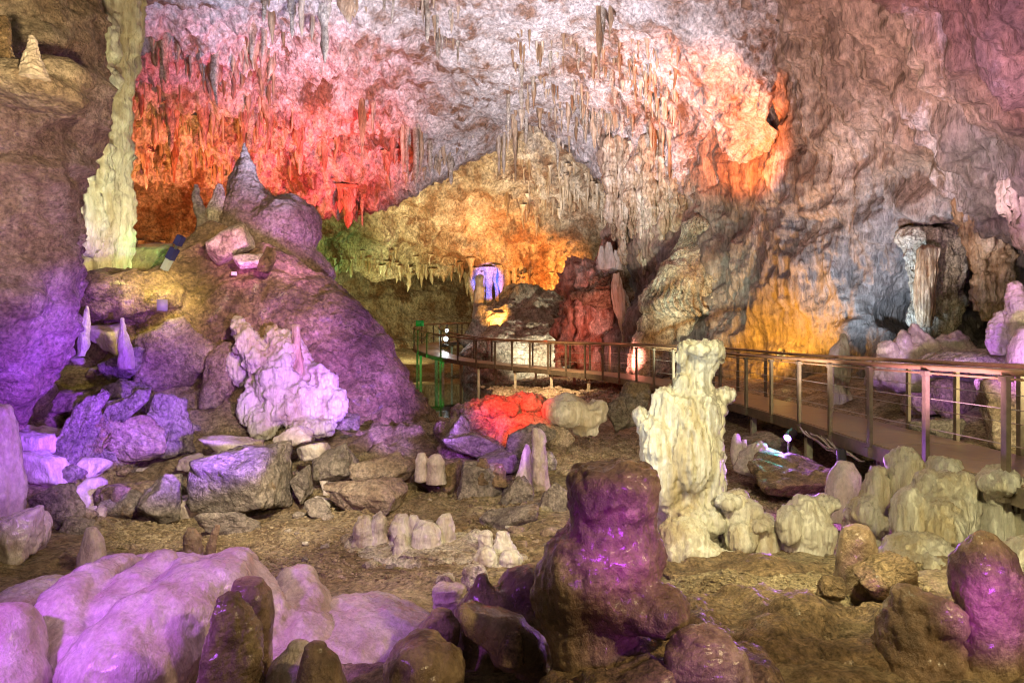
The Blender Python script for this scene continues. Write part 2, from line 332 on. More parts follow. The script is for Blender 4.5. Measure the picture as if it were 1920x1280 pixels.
def fuse(parts, vox):
    vs_, fs, k = [], [], 0
    for v, f in parts:
        if f.shape[1] == 3: f = np.c_[f, f[:, :1]]
        vs_.append(v); fs.append(f + k); k += len(v)
    v = np.concatenate(vs_); me = bpy.data.meshes.new('tmp')
    me.from_pydata(v.tolist(), [], [list(dict.fromkeys(q)) for q in np.concatenate(fs).tolist()])
    o = bpy.data.objects.new('tmp', me); COL.objects.link(o)
    md = o.modifiers.new('r', 'REMESH'); md.mode = 'VOXEL'; md.voxel_size = vox
    m2 = o.modifiers.new('s', 'SMOOTH'); m2.factor = .5; m2.iterations = 6
    bpy.context.view_layer.update(); ev = o.evaluated_get(bpy.context.evaluated_depsgraph_get()); me2 = ev.to_mesh()
    nv = np.empty(len(me2.vertices) * 3, np.float32); me2.vertices.foreach_get('co', nv)
    fl = np.empty(len(me2.loops), np.int32); me2.loops.foreach_get('vertex_index', fl)
    ls = np.empty(len(me2.polygons), np.int32); me2.polygons.foreach_get('loop_total', ls)
    ev.to_mesh_clear(); bpy.data.objects.remove(o); bpy.data.meshes.remove(me)
    assert (ls == 4).all(), 'quads expected'
    return nv.reshape(-1, 3).astype(float), fl.reshape(-1, 4)
def form(name, parts, m, label, cat, rel=('smooth', .4, .05), vox=None, group=None, parent=None):
    """One rock thing; rel = kind, feature size, amplitude in metres (several allowed)."""
    v, f = (parts[0] if (len(parts) == 1 and not vox) else fuse(parts, vox))
    rels = rel if isinstance(rel, list) else [rel]
    n = vnorm(v, f); c = v.mean(0)
    if ((v - c) * n).sum(1).mean() < 0: n = -n; f = f[:, ::-1]
    dd = 0
    if vox: rels = rels + [('rock', vox * 7, vox * .55)]
    for k, s, a in rels: dd = dd + relief(v + np.array([7.3, 1.9, 5.1]) * (len(label or name) % 9), k, s, a)
    o = put(name, v + n * dd[:, None], f, m, parent)
    return tag(o, label, cat, group)
def boxv(c, s, rz=0):
    q = np.array([[x, y, z] for x in (-.5, .5) for y in (-.5, .5) for z in (-.5, .5)]) * np.array(s); a, b = math.cos(rz), math.sin(rz)
    q = q @ np.array([[a, b, 0], [-b, a, 0], [0, 0, 1]]) + np.array(c)
    return q, np.array([[0,1,3,2],[4,6,7,5],[0,4,5,1],[2,3,7,6],[0,2,6,4],[1,5,7,3]])
def sweep(pts, prof):
    pts = np.asarray(pts, float); t = np.gradient(pts, axis=0); t /= np.linalg.norm(t, axis=1)[:, None] + 1e-9
    up = np.array([0, 0, 1.0]); s = np.cross(t, up); s /= np.linalg.norm(s, axis=1)[:, None] + 1e-9; u = np.cross(s, t)
    v = (pts[:, None] + s[:, None] * np.array(prof)[None, :, :1] + u[:, None] * np.array(prof)[None, :, 1:]).reshape(-1, 3)
    return v, gridf(len(prof), len(pts), True)
def circ(r, n=8): return [(r * math.cos(2 * math.pi * k / n), r * math.sin(2 * math.pi * k / n)) for k in range(n)]
def rect(w, h, dz=0): return [(-w/2, -h/2+dz), (w/2, -h/2+dz), (w/2, h/2+dz), (-w/2, h/2+dz)]

#@SHELL ============================================================== ceiling, walls, ground
near_ceiling, ceil_at = patch('cave_ceiling',
    [(-150,-350,13),(250,-350,13),(700,-350,13.5),(1300,-350,12.5),(-150,0,18),(250,0,19.5),(600,0,21),(960,0,21.5),(1300,0,19.5),
     (250,110,23),(600,110,25.5),(960,100,25.5),(1300,110,21.5),(250,210,27),(480,200,28),(700,210,31),(960,200,31),(1150,200,28),(1300,220,24),
     (250,330,29.5),(450,330,31),(600,380,34),(720,370,34.5),(850,310,34.5),(960,240,34),(1100,300,32),(1300,360,25.5),(1450,380,22),(-150,330,26)],
    [(-150,-350),(1450,-350)], [(-150,330),(250,335),(400,340),(520,352),(600,392),(650,396),(720,376),(780,356),(850,314),(905,274),(965,242),(1010,236),(1080,300),(1150,350),(1300,365),(1450,380)],
    -150, 1450, 2.2, mat('ceiling', .55), [('rock', 3.2, .5), ('crag', 1.8, .20), ('layer', 1.0, .14), ('rock', .45, .08), lambda v: np.clip((-3.2 - v[:, 0]) / 3, 0, 1) * np.clip((v[:, 1] - 19) / 3, 0, 1) * relief(v, 'drape', 2.2, .55)], curl=1.6)
far_ceiling, far_at = patch('cave_ceiling',
    [(-100,180,31),(250,180,33),(250,420,34),(250,520,33.5),(450,250,35),(450,450,36.5),(600,300,40),(600,450,41),(600,500,42),(850,250,40),(850,320,42),(850,420,46),(850,510,50),
     (1050,240,38),(1050,330,40),(1050,430,43),(1050,530,46),(1180,330,37),(1180,470,38),(1350,300,33),(1350,500,33)],
    [(-100,170),(1380,170)], [(-100,540),(500,545),(570,500),(620,502),(700,512),(780,512),(880,517),(960,532),(1060,536),(1120,524),(1200,490),(1380,480)],
    -100, 1380, 2.4, mat('farwall', .5), [('rock', 3.0, .5), ('layer', 2.2, .5), ('crag', 2.2, .3), ('rock', .6, .14)], curl=1.5)
back_wall, back_at = patch('cave_wall',
    [(400,380,52),(400,750,48),(700,380,56),(700,560,55),(700,740,50),(950,400,60),(950,560,60),(950,740,54),(1300,400,50),(1300,740,44)],
    [(400,380),(1400,380)], [(400,760),(1400,760)], 400, 1400, 3, mat('farwall', .4), [('layer', 3.5, .9)])
right_wall, right_at = patch('cave_wall',
    [(1130,-350,17),(1130,0,24),(1150,300,30),(1150,520,31),(1150,720,29),(1300,-350,13),(1300,0,20.5),(1300,300,25.5),(1300,480,24.5),(1300,640,23.5),(1300,760,22),
     (1500,-350,10.5),(1500,0,16.5),(1500,300,20),(1500,420,20.5),(1500,540,20),(1500,640,20.2),(1500,760,19),(1700,-350,8.5),(1700,0,12.5),(1700,300,16.5),(1700,430,17.2),(1700,640,18.5),(1700,760,17),
     (1850,500,17.5),(1850,620,19),(1920,-350,7),(1920,0,9.2),(1920,300,12.5),(1920,420,14.5),(1920,640,17),(1920,760,16),(2400,-350,6),(2400,0,7.5),(2400,400,8.5),(2400,760,9)],
    [(1130,-350),(2400,-350)], [(1130,760),(2400,780)], 1130, 2400, 2.5, mat('wall', .55), [('rock', 2.6, .45), ('flow', 1.6, .36), ('drape', 2.4, .10), ('crag', 2.6, .14), ('rock', .3, .03)])

GP = [P(650,1060,6.7), P(800,980,8.2), P(500,1000,7.9), P(1100,850,12.6), P(1000,740,25.6), P(1080,705,30), P(300,1000,7.8), P(100,1150,5.2), P(1300,1050,6.8), P(1430,930,9.3),
      P(1400,1085,5.5), P(1500,1190,4.0), P(1700,1280,3.3), P(850,1250,3.9), P(500,1290,3.4), P(1600,1040,6.6), P(1850,1040,6.2), P(1700,760,13.5), P(1450,700,21), P(1900,780,11), P(1250,705,24),
      P(1050,686,37), (-5, 33, .75), (-6, 27, .7), (-5.5, 38, .8), (-3, 23, .8), (-3.5, 19, .95), (-8, 40, 1.4), (-14, 30, 2.0), (-12, 16, 2.6), (-10, 9, 2.0), (-7, 6, 1.3), P(330,690,13.6), P(230,775,11.9), P(120,860,10.3), P(450,785,12.3), P(640,865,11.4), P(770,880,11.4), P(440,870,11), P(700,905,10.1), P(150,690,13), P(40,810,10), P(440,968,9.4), P(300,985,9.2), P(620,955,9.4), P(900,900,10.4), P(950,810,13), (0, 50, 2.0), (14, 30, 2.6), (14, 10, 1.8), (9, 5, 1.2),
      (4.6, 8, .6), (4.6, 11, .75), (5.2, 14, 1.0), (0, 1.5, 1.2), (4, 2, 1.3), (-4, 2, 1.0), (1, 15, .85), (3, 18, 1.05)]
_gz = tps([p[:2] for p in GP], [p[2] for p in GP], .002)
def gz(x, y):
    x = np.atleast_1d(np.asarray(x, float)); y = np.atleast_1d(np.asarray(y, float))
    q = np.c_[x, y, np.zeros(len(x))]; rub = np.clip((-x - .3) / 1.2, 0, 1) * np.clip((y - 8.2) / 1.2, 0, 1) * np.clip((15 - y) / 2, 0, 1)
    pool = np.clip(1.25 - ((x + 4.3 + .03 * (y - 26)) / 2.5) ** 2 - ((y - 27) / 9.5) ** 2, 0, .5)
    return _gz(np.c_[x, y]) - 1.3 * pool + rub * .16 * (ridge(q / .9, 4) + fbm(q / .5, 3)) + .10 * fbm(q / 1.6, 4) + .03 * fbm(q / .35, 3) + .045 * terrace(fbm(q / .7 + 3, 4), 3) + .012 * ridge(q / .12, 2)
ys = 1.2 * (56 / 1.2) ** np.linspace(0, 1, 440); us = np.linspace(-1.0, 1.0, 400)
Yg, Ug = np.meshgrid(ys, us, indexing='ij'); Xg = Ug * (Yg * .95 + 3)
vg = np.c_[Xg.ravel(), Yg.ravel(), np.zeros(Xg.size)]; vg[:, 2] = gz(vg[:, 0], vg[:, 1])
ground = link('ground', raw_mesh('ground', vg, gridf(400, 440)), mat('soil', 1.1, 1.2)); ground['kind'] = 'structure'
wv = np.array([[-16, 17, 0], [-.8, 17, 0], [-.8, 48, 0], [-16, 48, 0]], float); wv[:, 2] = .98
water_m = plain('still_water', (.012, .014, .012), .03); water_m.node_tree.nodes['Principled BSDF'].inputs['Specular IOR Level'].default_value = .9
water = link('water', raw_mesh('water', wv, np.array([[0, 1, 2, 3]])), water_m); water['kind'] = 'structure'
def on_ground(px, py):
    d = 2.0 * F / max(py - CY, 12)
    for _ in range(6):
        x = (px - CX) / F * d; d = .5 * d + .5 * (EZ - gz(x, d)[0]) * F / max(py - CY, 12)
    return (px - CX) / F * d, d

#@WALKWAY
EDGE = [(4.7,1.4,1.66),(4.7,4,1.66),(4.7,6.9,1.66),(4.75,9,1.65),(4.93,12,1.65),(4.88,14.5,1.66),(4.45,17,1.75),(3.75,20.5,1.82),(2.9,23.5,1.87),(1.3,26.6,1.92),(-.7,29.6,2.0),(-2.3,31.2,2.1),(-4,33,2.35),(-5.1,35.2,2.65),(-5.3,37.5,2.85),(-4.2,40,3.0),(-2.5,42,3.1),(.5,44,3.2)]
E = np.array(EDGE); tt = np.r_[0, np.cumsum(np.linalg.norm(np.diff(E, axis=0), axis=1))]
q = np.linspace(0, tt[-1], 600); edge = np.stack([sm(np.interp(q, tt, E[:, k]), 10) for k in range(3)], -1)
tan = np.gradient(edge, axis=0); tan[:, 2] = 0; tan /= np.linalg.norm(tan, axis=1)[:, None]; side = np.stack([tan[:, 1], -tan[:, 0], np.zeros(600)], -1)
arc = np.r_[0, np.cumsum(np.linalg.norm(np.diff(edge, axis=0), axis=1))]
def sta(s, off=0, dz=0): return np.array([np.interp(s, arc, (edge + side * off)[:, k]) for k in range(3)]) + np.array([0, 0, dz])
m_deck = plain('walkway_boards', (.30, .20, .13), .42, 0, noisy=9); m_steel = plain('weathered_steel', (.20, .16, .12), .42, .55, noisy=6)
m_rail = plain('worn_handrail', (.26, .16, .09), .38, .3, noisy=7); m_leg = plain('galvanised_leg', (.45, .42, .34), .55, .2, noisy=8); m_wire = plain('steel_wire', (.45, .43, .4), .35, .8)
walk = empty('walkway', sta(0)); tag(walk, 'curving raised walkway with brown steel railings crossing the cave', 'walkway')
WID = 1.3; ST = np.arange(1.0, arc[-1] - .3, 1.28)
for i, s in enumerate(ST[:-1]):
    a0, a1 = sta(s + .006, .03), sta(ST[i + 1] - .006, .03); b0, b1 = sta(s + .006, WID - .03), sta(ST[i + 1] - .006, WID - .03); t = np.array([0, 0, .04])
    v = np.array([a0 - t, b0 - t, b1 - t, a1 - t, a0, b0, b1, a1]); f = np.array([[3,2,1,0],[4,5,6,7],[0,1,5,4],[1,2,6,5],[2,3,7,6],[3,0,4,7]])
    put('deck_panel', v, f, m_deck, walk, False)
for off in (0, WID):
    ss = np.linspace(.6, arc[-1] - .4, 260); C = np.array([sta(s, off) for s in ss])
    put('edge_beam', *sweep(C + [0, 0, -.10], rect(.06, .18)), m_steel, walk, False)
    put('handrail', *sweep(C + [0, 0, 1.05], circ(.032, 10)), m_rail, walk)
    put('under_rail', *sweep(C + [0, 0, .985], rect(.05, .02)), m_rail, walk, False)
    for h in (.36, .70): put('wire', *sweep(C + [0, 0, h], circ(.006, 5)), m_wire, walk)
pv, pf = boxv((0, 0, .40), (.045, .075, 1.16)); post_me = raw_mesh('post', pv, pf, False); post_me.materials.append(m_steel)
for s in ST:
    for off, dl in ((-.035, 0), (WID + .035, .45)):
        if s + dl > arc[-1]: continue
        p = sta(s + dl, off); t = sta(s + dl + .1, off) - p; o = link('post', post_me, None, walk, p - np.array(walk.location)); o.rotation_euler = (0, 0, math.atan2(t[1], t[0]) - math.pi / 2)
bv, bf = boxv((0, 0, .985), (.075, .105, .05)); br_me = raw_mesh('bracket', bv, bf, False); br_me.materials.append(m_steel)
fv, ff = boxv((0, 0, -.11), (.11, .13, .12)); ft_me = raw_mesh('foot_plate', fv, ff, False); ft_me.materials.append(m_steel)
for o in [c for c in walk.children if c.name.startswith('post')]:
    for nm, me in (('bracket', br_me), ('foot_plate', ft_me)): c = link(nm, me, None, o)
for i, s in enumerate(ST[1::2]):
    for off in (.12, WID - .12):
        p = sta(s, off, -.19); g = gz(p[0], p[1])[0] - .15; h = p[2] - g
        if h < .1: continue
        put('support_leg', *boxv((p[0], p[1], g + h / 2), (.10, .10, h)), m_leg, walk, False)
    a, b = sta(s, .04, -.23), sta(s, WID - .04, -.23); put('cross_beam', *sweep(np.array([a, (a + b) / 2, b]), rect(.09, .09)), m_steel, walk, False)

#@BIGROCK ============================================================ left wall, column, mound
form('cave_wall', [loft([(-420,-700,190),(-100,-650,130),(0,-600,112),(60,-600,132),(110,-600,150),(160,-600,160),(230,-600,136),(300,-600,124),(420,-600,112),(500,-600,116),(560,-600,136),(620,-600,118),(680,-600,92),(720,-600,80),(760,-600,30),(800,-620,-10),(900,-640,-20)], 9.6, .55, 150, 220, cap=.1, cexp=2.6)],
     mat('leftwall', 1.0), None, None, [('rock', 2.2, .28), ('crag', .9, .20), ('flow', .6, .05), ('rock', .2, .02)])['kind'] = 'structure'
form('flowstone_column', [loft([(-300,120,290),(-40,150,268),(0,150,264),(60,162,260),(120,168,250),(170,178,244),(220,172,240),(250,160,240),(300,148,232),(350,142,225),(400,140,222),(450,140,215),(525,143,212),(560,140,215)], 13.6, .9, 60, 120),
     loft([(170,200,246),(260,205,242),(300,200,240),(360,198,245),(430,200,248),(500,205,246),(560,200,250)], 13.9, .9, 40, 60), ell(190,70,13.0,70,90), ell(195,150,13.1,60,60), ell(180,300,13.0,60,110), ell(168,410,13.0,54,130)],
     mat('calcite', 1.0), 'tall pale yellow flowstone column from ceiling to mound beside the left wall', 'column', [('drape', .6, .08), ('crag', .5, .06), ('knob', .3, .05), ('rock', .2, .025)], vox=.045)
form('rock_mound', [loft([(440,372,430),(455,345,490),(480,320,555),(510,285,600),(550,200,640),(590,165,690),(640,150,722),(700,140,762),(760,130,794),(820,120,828),(880,100,860),(930,80,890)], 14.2, .4, 150, 150, cexp=3.0, rymax=2.6),
     ell(250,560,13.6,260,110)], mat('mud', .9), 'broad brown mound of damp rock filling the left middle of the cave', 'rock mound', [('rock', 1.6, .16), ('crag', 1.1, .12), ('layer', .5, .03), ('rock', .2, .02)], vox=.065)
form('stalagmite', [loft([(268,455,461),(290,450,467),(305,447,470),(330,436,480),(350,430,494),(372,424,512),(400,416,534),(440,412,570),(480,418,604),(510,426,626)], 16.8, .8, 70, 100), ell(546,400,16.9,74,70), ell(560,430,16.9,84,100,1,-18), ell(530,430,16.6,110,120)],
     mat('leftwall', 1), 'purple lit pointed stalagmite crowning the brown mound', 'stalagmite', [('flow', .7, .07), ('layer', .5, .06), ('rock', .25, .03)], vox=.045)
form('stalagmite', [loft([(348,364,370),(365,358,374),(385,362,380),(405,368,388),(425,370,396),(445,372,400)], 16.2, .8, 24, 40)], mat('limestone', 1), 'thin dark purple spike left of the pointed purple stalagmite', 'stalagmite', ('rock', .3, .06))
form('stalagmite', [loft([(348,408,418),(365,398,421),(385,390,420),(405,386,414),(425,392,408),(440,390,408)], 16.4, .5, 24, 40)], mat('pale', 1), 'pale leaf-shaped stone blade beside the purple stalagmite', 'stalagmite', ('rock', .3, .05))
form('boulder', [rock(284,492,14.2,78,84,3)], mat('dark', 1), 'dark boulder with a green lit top below the flowstone column', 'boulder', ('rock', .4, .05))
form('rock_slab', [rock(428,458,13.4,90,58,8,.8,28)], mat('pale', 1), 'bright pink slab leaning at the foot of the pointed stalagmite', 'rock', ('rock', .4, .04))
form('rock_slab', [rock(480,489,13.2,80,30,9,.8,14)], mat('pale', 1), 'flat bright pink stone just right of the leaning pink slab', 'rock', ('rock', .3, .03))
form('rock_slab', [rock(504,492,12.9,36,58,19,.6,-30)], mat('mud', 1), 'brown leaf-like shard propped against the flat pink stone', 'rock', ('rock', .3, .03))

#@DRAPES ============================================================= hanging masses and ledges
DR = [(1150,330,450,13,29.6),(1170,300,490,10,28.9),(1188,330,440,15,28.4),(1207,310,515,11,27.8),(1228,320,460,17,27.2),(1251,300,535,13,26.6),(1271,330,480,11,26.2),(1288,290,450,16,25.9),(1306,330,430,10,25.4)]
ORD = ['leftmost', 'second', 'third', 'fourth', 'fifth', 'sixth', 'seventh', 'eighth', 'rightmost']
for (x, t, b, ww, d), o_ in zip(DR, ORD):
    form('drapery', [loft([(t-60,x-ww*1.2,x+ww*1.2),(t,x-ww*1.1,x+ww*1.1),((t+b)/2,x-ww*.9,x+ww),(b-40,x-ww*.65,x+ww*.7),(b-10,x-ww*.3,x+ww*.35),(b,x-ww*.1,x+ww*.12)], d, 1.1, 70, 110, capb=1, flute=(9, .35))], mat('stal', .8),
         '%s of the brown streaked draperies between ceiling and right wall' % o_ if o_ in ('leftmost', 'rightmost') else '%s from the left of the brown streaked draperies hanging by the right wall' % o_, 'drapery', [('drape', .7, .13), ('rock', .7, .16), ('rock', .25, .05)], group='brown streaked draperies')
form('drapery', [loft([(430,1280,1345),(455,1270,1348),(482,1256,1356),(510,1240,1368),(540,1224,1384),(565,1210,1396),(582,1214,1404),(592,1236,1402)], 24.5, .62, 280, 130, cap=.6, capb=.03, flute=(38, .30))],
     mat('pale', .9), 'grey-cream flared flowstone skirt overhanging the path wall', 'drapery', [('rock', 1.6, .30), ('flow', .5, .06), ('rock', .2, .025)])
form('rock_wall', [loft([(575,1205,1410),(620,1190,1430),(680,1180,1450),(740,1170,1470)], 24.4, .18, 90, 70, cap=.02)], mat('pale', .8), 'greenish pale rock face under the flared flowstone skirt', 'rock face', [('flow', .9, .16), ('crag', .8, .10)])
form('drapery', [loft([(440,1690,1800),(480,1698,1802),(520,1706,1804),(560,1708,1806),(600,1710,1800),(618,1718,1790)], 17.1, .45, 120, 80, cap=.3, flute=(22, .14))], mat('pale', 1.1), 'grey-white hanging curtain of flowstone left of the dark recess', 'drapery', [('drape', .6, .07), ('crag', .7, .10)])
form('drapery', [loft([(470,1722,1760),(540,1716,1752),(590,1718,1750),(610,1725,1748)], 16.4, .6, 60, 60, flute=(12, .2))], mat('stal', 1.2), 'small cream flowstone pillar on the front of the grey curtain', 'drapery', [('drape', .3, .05)])
form('drapery', [loft([(380,1796,1900),(420,1806,1904),(460,1816,1900),(520,1826,1896),(560,1836,1888),(590,1850,1876)], 15.6, .5, 90, 90, capb=1, cap=.3)], mat('stal', 1.1), 'brown bulging drapery hanging above the purple stalagmites at right', 'drapery', [('drape', .5, .09), ('crag', .8, .14)])
form('drapery', [loft([(120,1960,2050),(250,1920,2050),(330,1890,2050),(380,1884,2040),(410,1896,2030),(440,1910,2000)], 13.0, .5, 90, 60, capb=.8, cap=.1, flute=(26, .16))], mat('flow', 1.1), 'fringed flowstone lip hanging at the right picture edge', 'drapery', [('drape', .4, .12), ('crag', .5, .08)])
form('ledge', [loft([(566,935,1040),(578,905,1062),(592,890,1085),(612,880,1110),(640,870,1120)], 39, .6, 90, 60, cap=.5)], mat('pale', .5), 'pale ledge of flowstone under the blue lit stalactites', 'ledge', [('rock', 2.0, .6), ('flow', 1.0, .25), ('rock', .5, .12)], )
form('boulder', [loft([(614,950,1040),(622,915,1066),(632,888,1084),(650,872,1094),(690,870,1100),(720,868,1105)], 35.5, .7, 90, 60, cap=.2)], mat('pale', .5), 'huge rounded pale boulder behind the middle of the walkway', 'boulder', [('rock', 1.2, .22), ('crag', 1.6, .28), ('rock', .4, .08)])
form('flowstone_mass', [loft([(470,1130,1200),(500,1090,1212),(525,1062,1216),(560,1055,1214),(600,1048,1212),(650,1052,1206),(690,1080,1204),(720,1085,1200)], 31, .6, 110, 100, cap=.3)], mat('iron', .6), 'large red flowstone mass with white streaks behind the walkway', 'flowstone', [('drape', 1.0, .40), ('rock', 2.0, .6), ('crag', 1.4, .35), ('rock', .3, .08)])
form('ledge', [loft([(500,1160,1228),(520,1120,1236),(540,1085,1234),(552,1075,1225)], 29.9, .5, 90, 60, cap=.2)], mat('farwall', .6), 'brown sloping ledge above the red flowstone mass', 'ledge', [('rock', .9, .25), ('crag', 1.2, .35), ('rock', .3, .08)])
for a, b, t, ww, lab in ((1128,1132,462,13,'leftmost of the white stalagmites on the brown ledge'),(1141,1145,456,15,'tallest of the white stalagmites on the brown ledge'),(1156,1158,470,12,'rightmost of the white stalagmites on the brown ledge')):
    form('stalagmite', [loft([(t,a-ww*.3,a+ww*.3),(t+18,a-ww*.6,a+ww*.6),(505,b-ww,b+ww)], 29.2, .9, 20, 24)], mat('calcite', .7), lab, 'stalagmite', ('flow', .4, .06))
form('flowstone_streak', [loft([(515,1150,1160),(545,1146,1170),(580,1152,1185),(620,1165,1196),(670,1172,1200),(705,1175,1205)], 28.5, .5, 60, 80, flute=(12, .3))], mat('calcite', .7), 'white cascading streak of flowstone down the red mass', 'flowstone', [('drape', .6, .10)])
form('column', [loft([(520,892,906),(560,888,908),(600,886,910),(616,885,912)], 38.4, 1, 24, 40)], mat('calcite', .6), 'pale column with a blue lit top at the left end of the ledge', 'column', [('flow', .5, .10)])

#@BOULDERS ============================================================
B = [ # px, py, w, h, d, seed, tilt, material, label
 (440,902,186,146,9.0,21,-6,'limestone','largest grey angular boulder in the rubble left of centre'),
 (306,938,84,100,8.8,22,-14,'limestone','grey wedge-shaped boulder left of the largest grey boulder'),
 (250,930,110,84,9.4,23,18,'leftwall','lilac flat-faced boulder behind the grey wedge-shaped boulder'),
 (434,982,104,68,8.0,24,10,'limestone','grey rock lying in front of the largest grey boulder'),
 (624,872,92,70,9.8,25,16,'limestone','grey boulder right of the bright violet slabs'),
 (728,880,126,86,9.6,26,14,'leftwall','pale brown block with a chipped upper edge at the mound foot'),
 (692,926,168,60,8.8,27,3,'leftwall','long flat brown slab below the pale chipped block'),
 (566,912,74,62,9.3,28,30,'limestone','small tilted grey stone between the big boulder and the long slab'),
 (596,948,60,36,8.6,29,0,'limestone','low grey stone in front of the long flat slab'),
 (226,742,116,88,11.3,30,4,'limestone','violet flat-topped boulder high in the left rubble'),
 (312,806,84,132,10.8,31,22,'limestone','deep purple upright boulder right of the violet flat-topped one'),
 (138,824,54,236,9.7,32,-32,'limestone','left one of two long purple slabs leaning side by side'),
 (186,826,64,270,10.2,33,-33,'limestone','right one of two long purple slabs leaning side by side'),
 (128,756,84,66,10.9,38,10,'leftwall','brownish wedge stone at the head of the leaning slabs'),
 (252,830,100,124,10.4,34,18,'leftwall','brown-lilac slab face between the leaning slabs and deep purple boulder'),
 (330,668,176,150,13.0,35,24,'leftwall','wide lilac rock face on the slope below the brown mound'),
 (246,690,120,60,12.6,36,14,'limestone','purple ridge stone in front of the magenta rocks'),
 (200,632,76,84,12.9,37,0,'flow','magenta rock at the left foot of the mound'),
 (416,704,90,130,12.6,39,-12,'leftwall','dull lilac rock left of the violet-pink flowstone outcrop'),
 (440,840,104,44,10.4,44,-6,'flow','bright purple flat rock left of the brightest violet slab'),
 (548,826,84,48,10.3,45,20,'flow','brightest violet slab lying below the violet-pink outcrop'),
 (590,846,70,34,10.0,46,8,'flow','thin violet slab at the right of the brightest slab'),
 (356,868,62,30,10.2,47,6,'flow','lilac flat stone behind the largest grey boulder'),
 (490,866,60,36,10.0,48,0,'limestone','grey stone wedged behind the big boulder under violet slabs'),
 (20,1008,130,92,6.6,49,14,'flow','pale purple rock at the left picture edge above the flowstone'),
 (72,1000,58,84,6.9,50,-16,'flow','upright lilac stone beside the pale purple rock at left edge'),
 (112,952,80,90,8.0,51,12,'limestone','grey-brown rock behind the lilac stone at lower left'),
 (150,985,66,60,7.8,52,0,'limestone','purple-topped small rock right of the grey-brown rock'),
 (86,880,90,76,9.2,53,0,'flow','magenta crumbly rock left of the leaning slabs'),
 (60,830,70,60,9.4,54,12,'flow','magenta small rock above the crumbly rock by the left wall'),
 (905,912,92,120,9.4,55,-6,'limestone','dark upright rock left of the central purple stalagmite'),
 (975,925,104,130,9.2,56,-22,'limestone','dark leaning rock below the central purple stalagmite'),
 (1032,955,54,104,8.7,57,-26,'limestone','narrow dark shard leaning right of the dark rocks'),
 (826,900,110,70,9.8,58,8,'mud','brown earthy rock right of the pale chipped block'),
 (955,978,120,66,8.4,59,6,'limestone','broken dark rock behind the little white stumps'),
 (830,1006,100,50,8.3,60,0,'mud','brown clay lump behind the tallest white stump'),
 (905,836,150,44,11.6,101,-24,'limestone','jagged purple slab tilted below the left of the red crest'),
 (985,826,120,56,11.5,102,28,'limestone','grey-purple slab tilted below the right of the red crest'),
 (930,866,110,40,11.0,103,10,'limestone','dark flat slab lying lowest under the red crest'),
 (858,818,40,84,11.7,104,-28,'limestone','narrow purple slab leaning at the left end of the red crest'),
 (1186,762,58,96,14.4,61,-8,'limestone','tall dark split rock under the walkway beside white stalagmite'),
 (1160,780,44,70,14.0,62,10,'limestone','shorter dark rock left of the tall split rock'),
 (1490,900,170,90,9.4,63,3,'mud','brown heap of earth under the walkway'),
 (1440,840,120,60,11.0,64,0,'limestone','grey rock slab beneath the purple lamp'),
 (1728,760,70,56,12.2,65,6,'leftwall','brown boulder seen through the railing'),
 (1780,740,90,90,12.0,66,-6,'leftwall','tan boulder behind the railing right of the brown one'),
 (1760,806,90,46,10.4,67,4,'limestone','grey flat boulder beside the deck behind the railing'),
 (1890,770,130,150,10.2,68,8,'leftwall','big tan rock face behind the railing at the right edge'),
 (1380,1078,310,76,5.6,69,2,'mud','long low brown rock in front of the white stalagmites'),
 (1660,1090,110,90,4.6,70,12,'mud','brown layered rock right of the brown stalagmite'),
 (1560,1104,60,44,4.6,71,0,'mud','small rounded brown rock left of the brown stalagmite'),
 (775,1064,84,14,6.4,72,-3,'calcite','SKIP'),
]
for px, py, w_, h_, d, sd, tl, mt, lab in B:
    if lab == 'SKIP': continue
    s = d / F; form('boulder', [rock(px, py, d, w_, h_, sd, .85, tl, 5 if w_ * h_ > 8500 else 4, nf=3 + sd % 4)], mat(mt, 12 / d), lab, 'boulder' if w_ > 70 else 'rock', [('rock', max(w_, h_) * s * .45, max(w_, h_) * s * .025), ('crag', max(w_, h_) * s * .3, max(w_, h_) * s * .03), ('rock', max(w_, h_) * s * .1, max(w_, h_) * s * .012)])

#@FORMS =============================================================== stalagmites and flowstone
def st(name, rows, d, mt, lab, rel, kr=.9, cat='stalagmite', cap=.55, extra=(), vox=None, nu=64, nv=80, lean=0):
    return form(name, [loft(rows, d, kr, nu, nv, cap=cap, lean=lean)] + list(extra), mat(mt, 12 / d if d > 6 else 3.2), lab, cat, rel, vox)
# bright outcrop on the left slope
form('flowstone', [chain([(440,606,12.6,12),(462,636,12.4,24),(492,690,12.2,28)]), chain([(514,628,12.6,20),(535,655,12.4,32),(522,715,12.1,42),(532,775,11.9,34)]), chain([(560,650,12.5,14),(572,690,12.4,20),(604,720,12.3,28),(630,768,12.1,26)]), chain([(480,720,12.3,20),(470,770,12.0,24),(500,806,11.7,22)]), ell(560,760,12.0,90,90), ell(585,800,11.8,90,40), ell(450,690,12.6,60,70)],
     mat('calcite', 1.1), 'bright violet-pink knobbly flowstone outcrop on the left slope', 'flowstone', [('drape', .35, .05), ('knob', .3, .07), ('crag', .3, .03)], vox=.03)
st('stalagmite', [(612,549,562),(640,547,564),(662,549,566),(700,548,570)], 12.2, 'stal', 'stump like a cut post behind the violet-pink flowstone outcrop', [('flow', .2, .02)])
st('stalagmite', [(575,160,166),(600,154,167),(640,146,166),(668,144,160)], 12.2, 'flow', 'thin bright pink spike at the foot of the left wall', [('flow', .3, .03)])
st('stalagmite', [(598,226,234),(620,224,238),(650,222,246),(690,224,252)], 12.0, 'flow', 'slim purple stalagmite standing before the magenta rock', [('flow', .3, .03)])
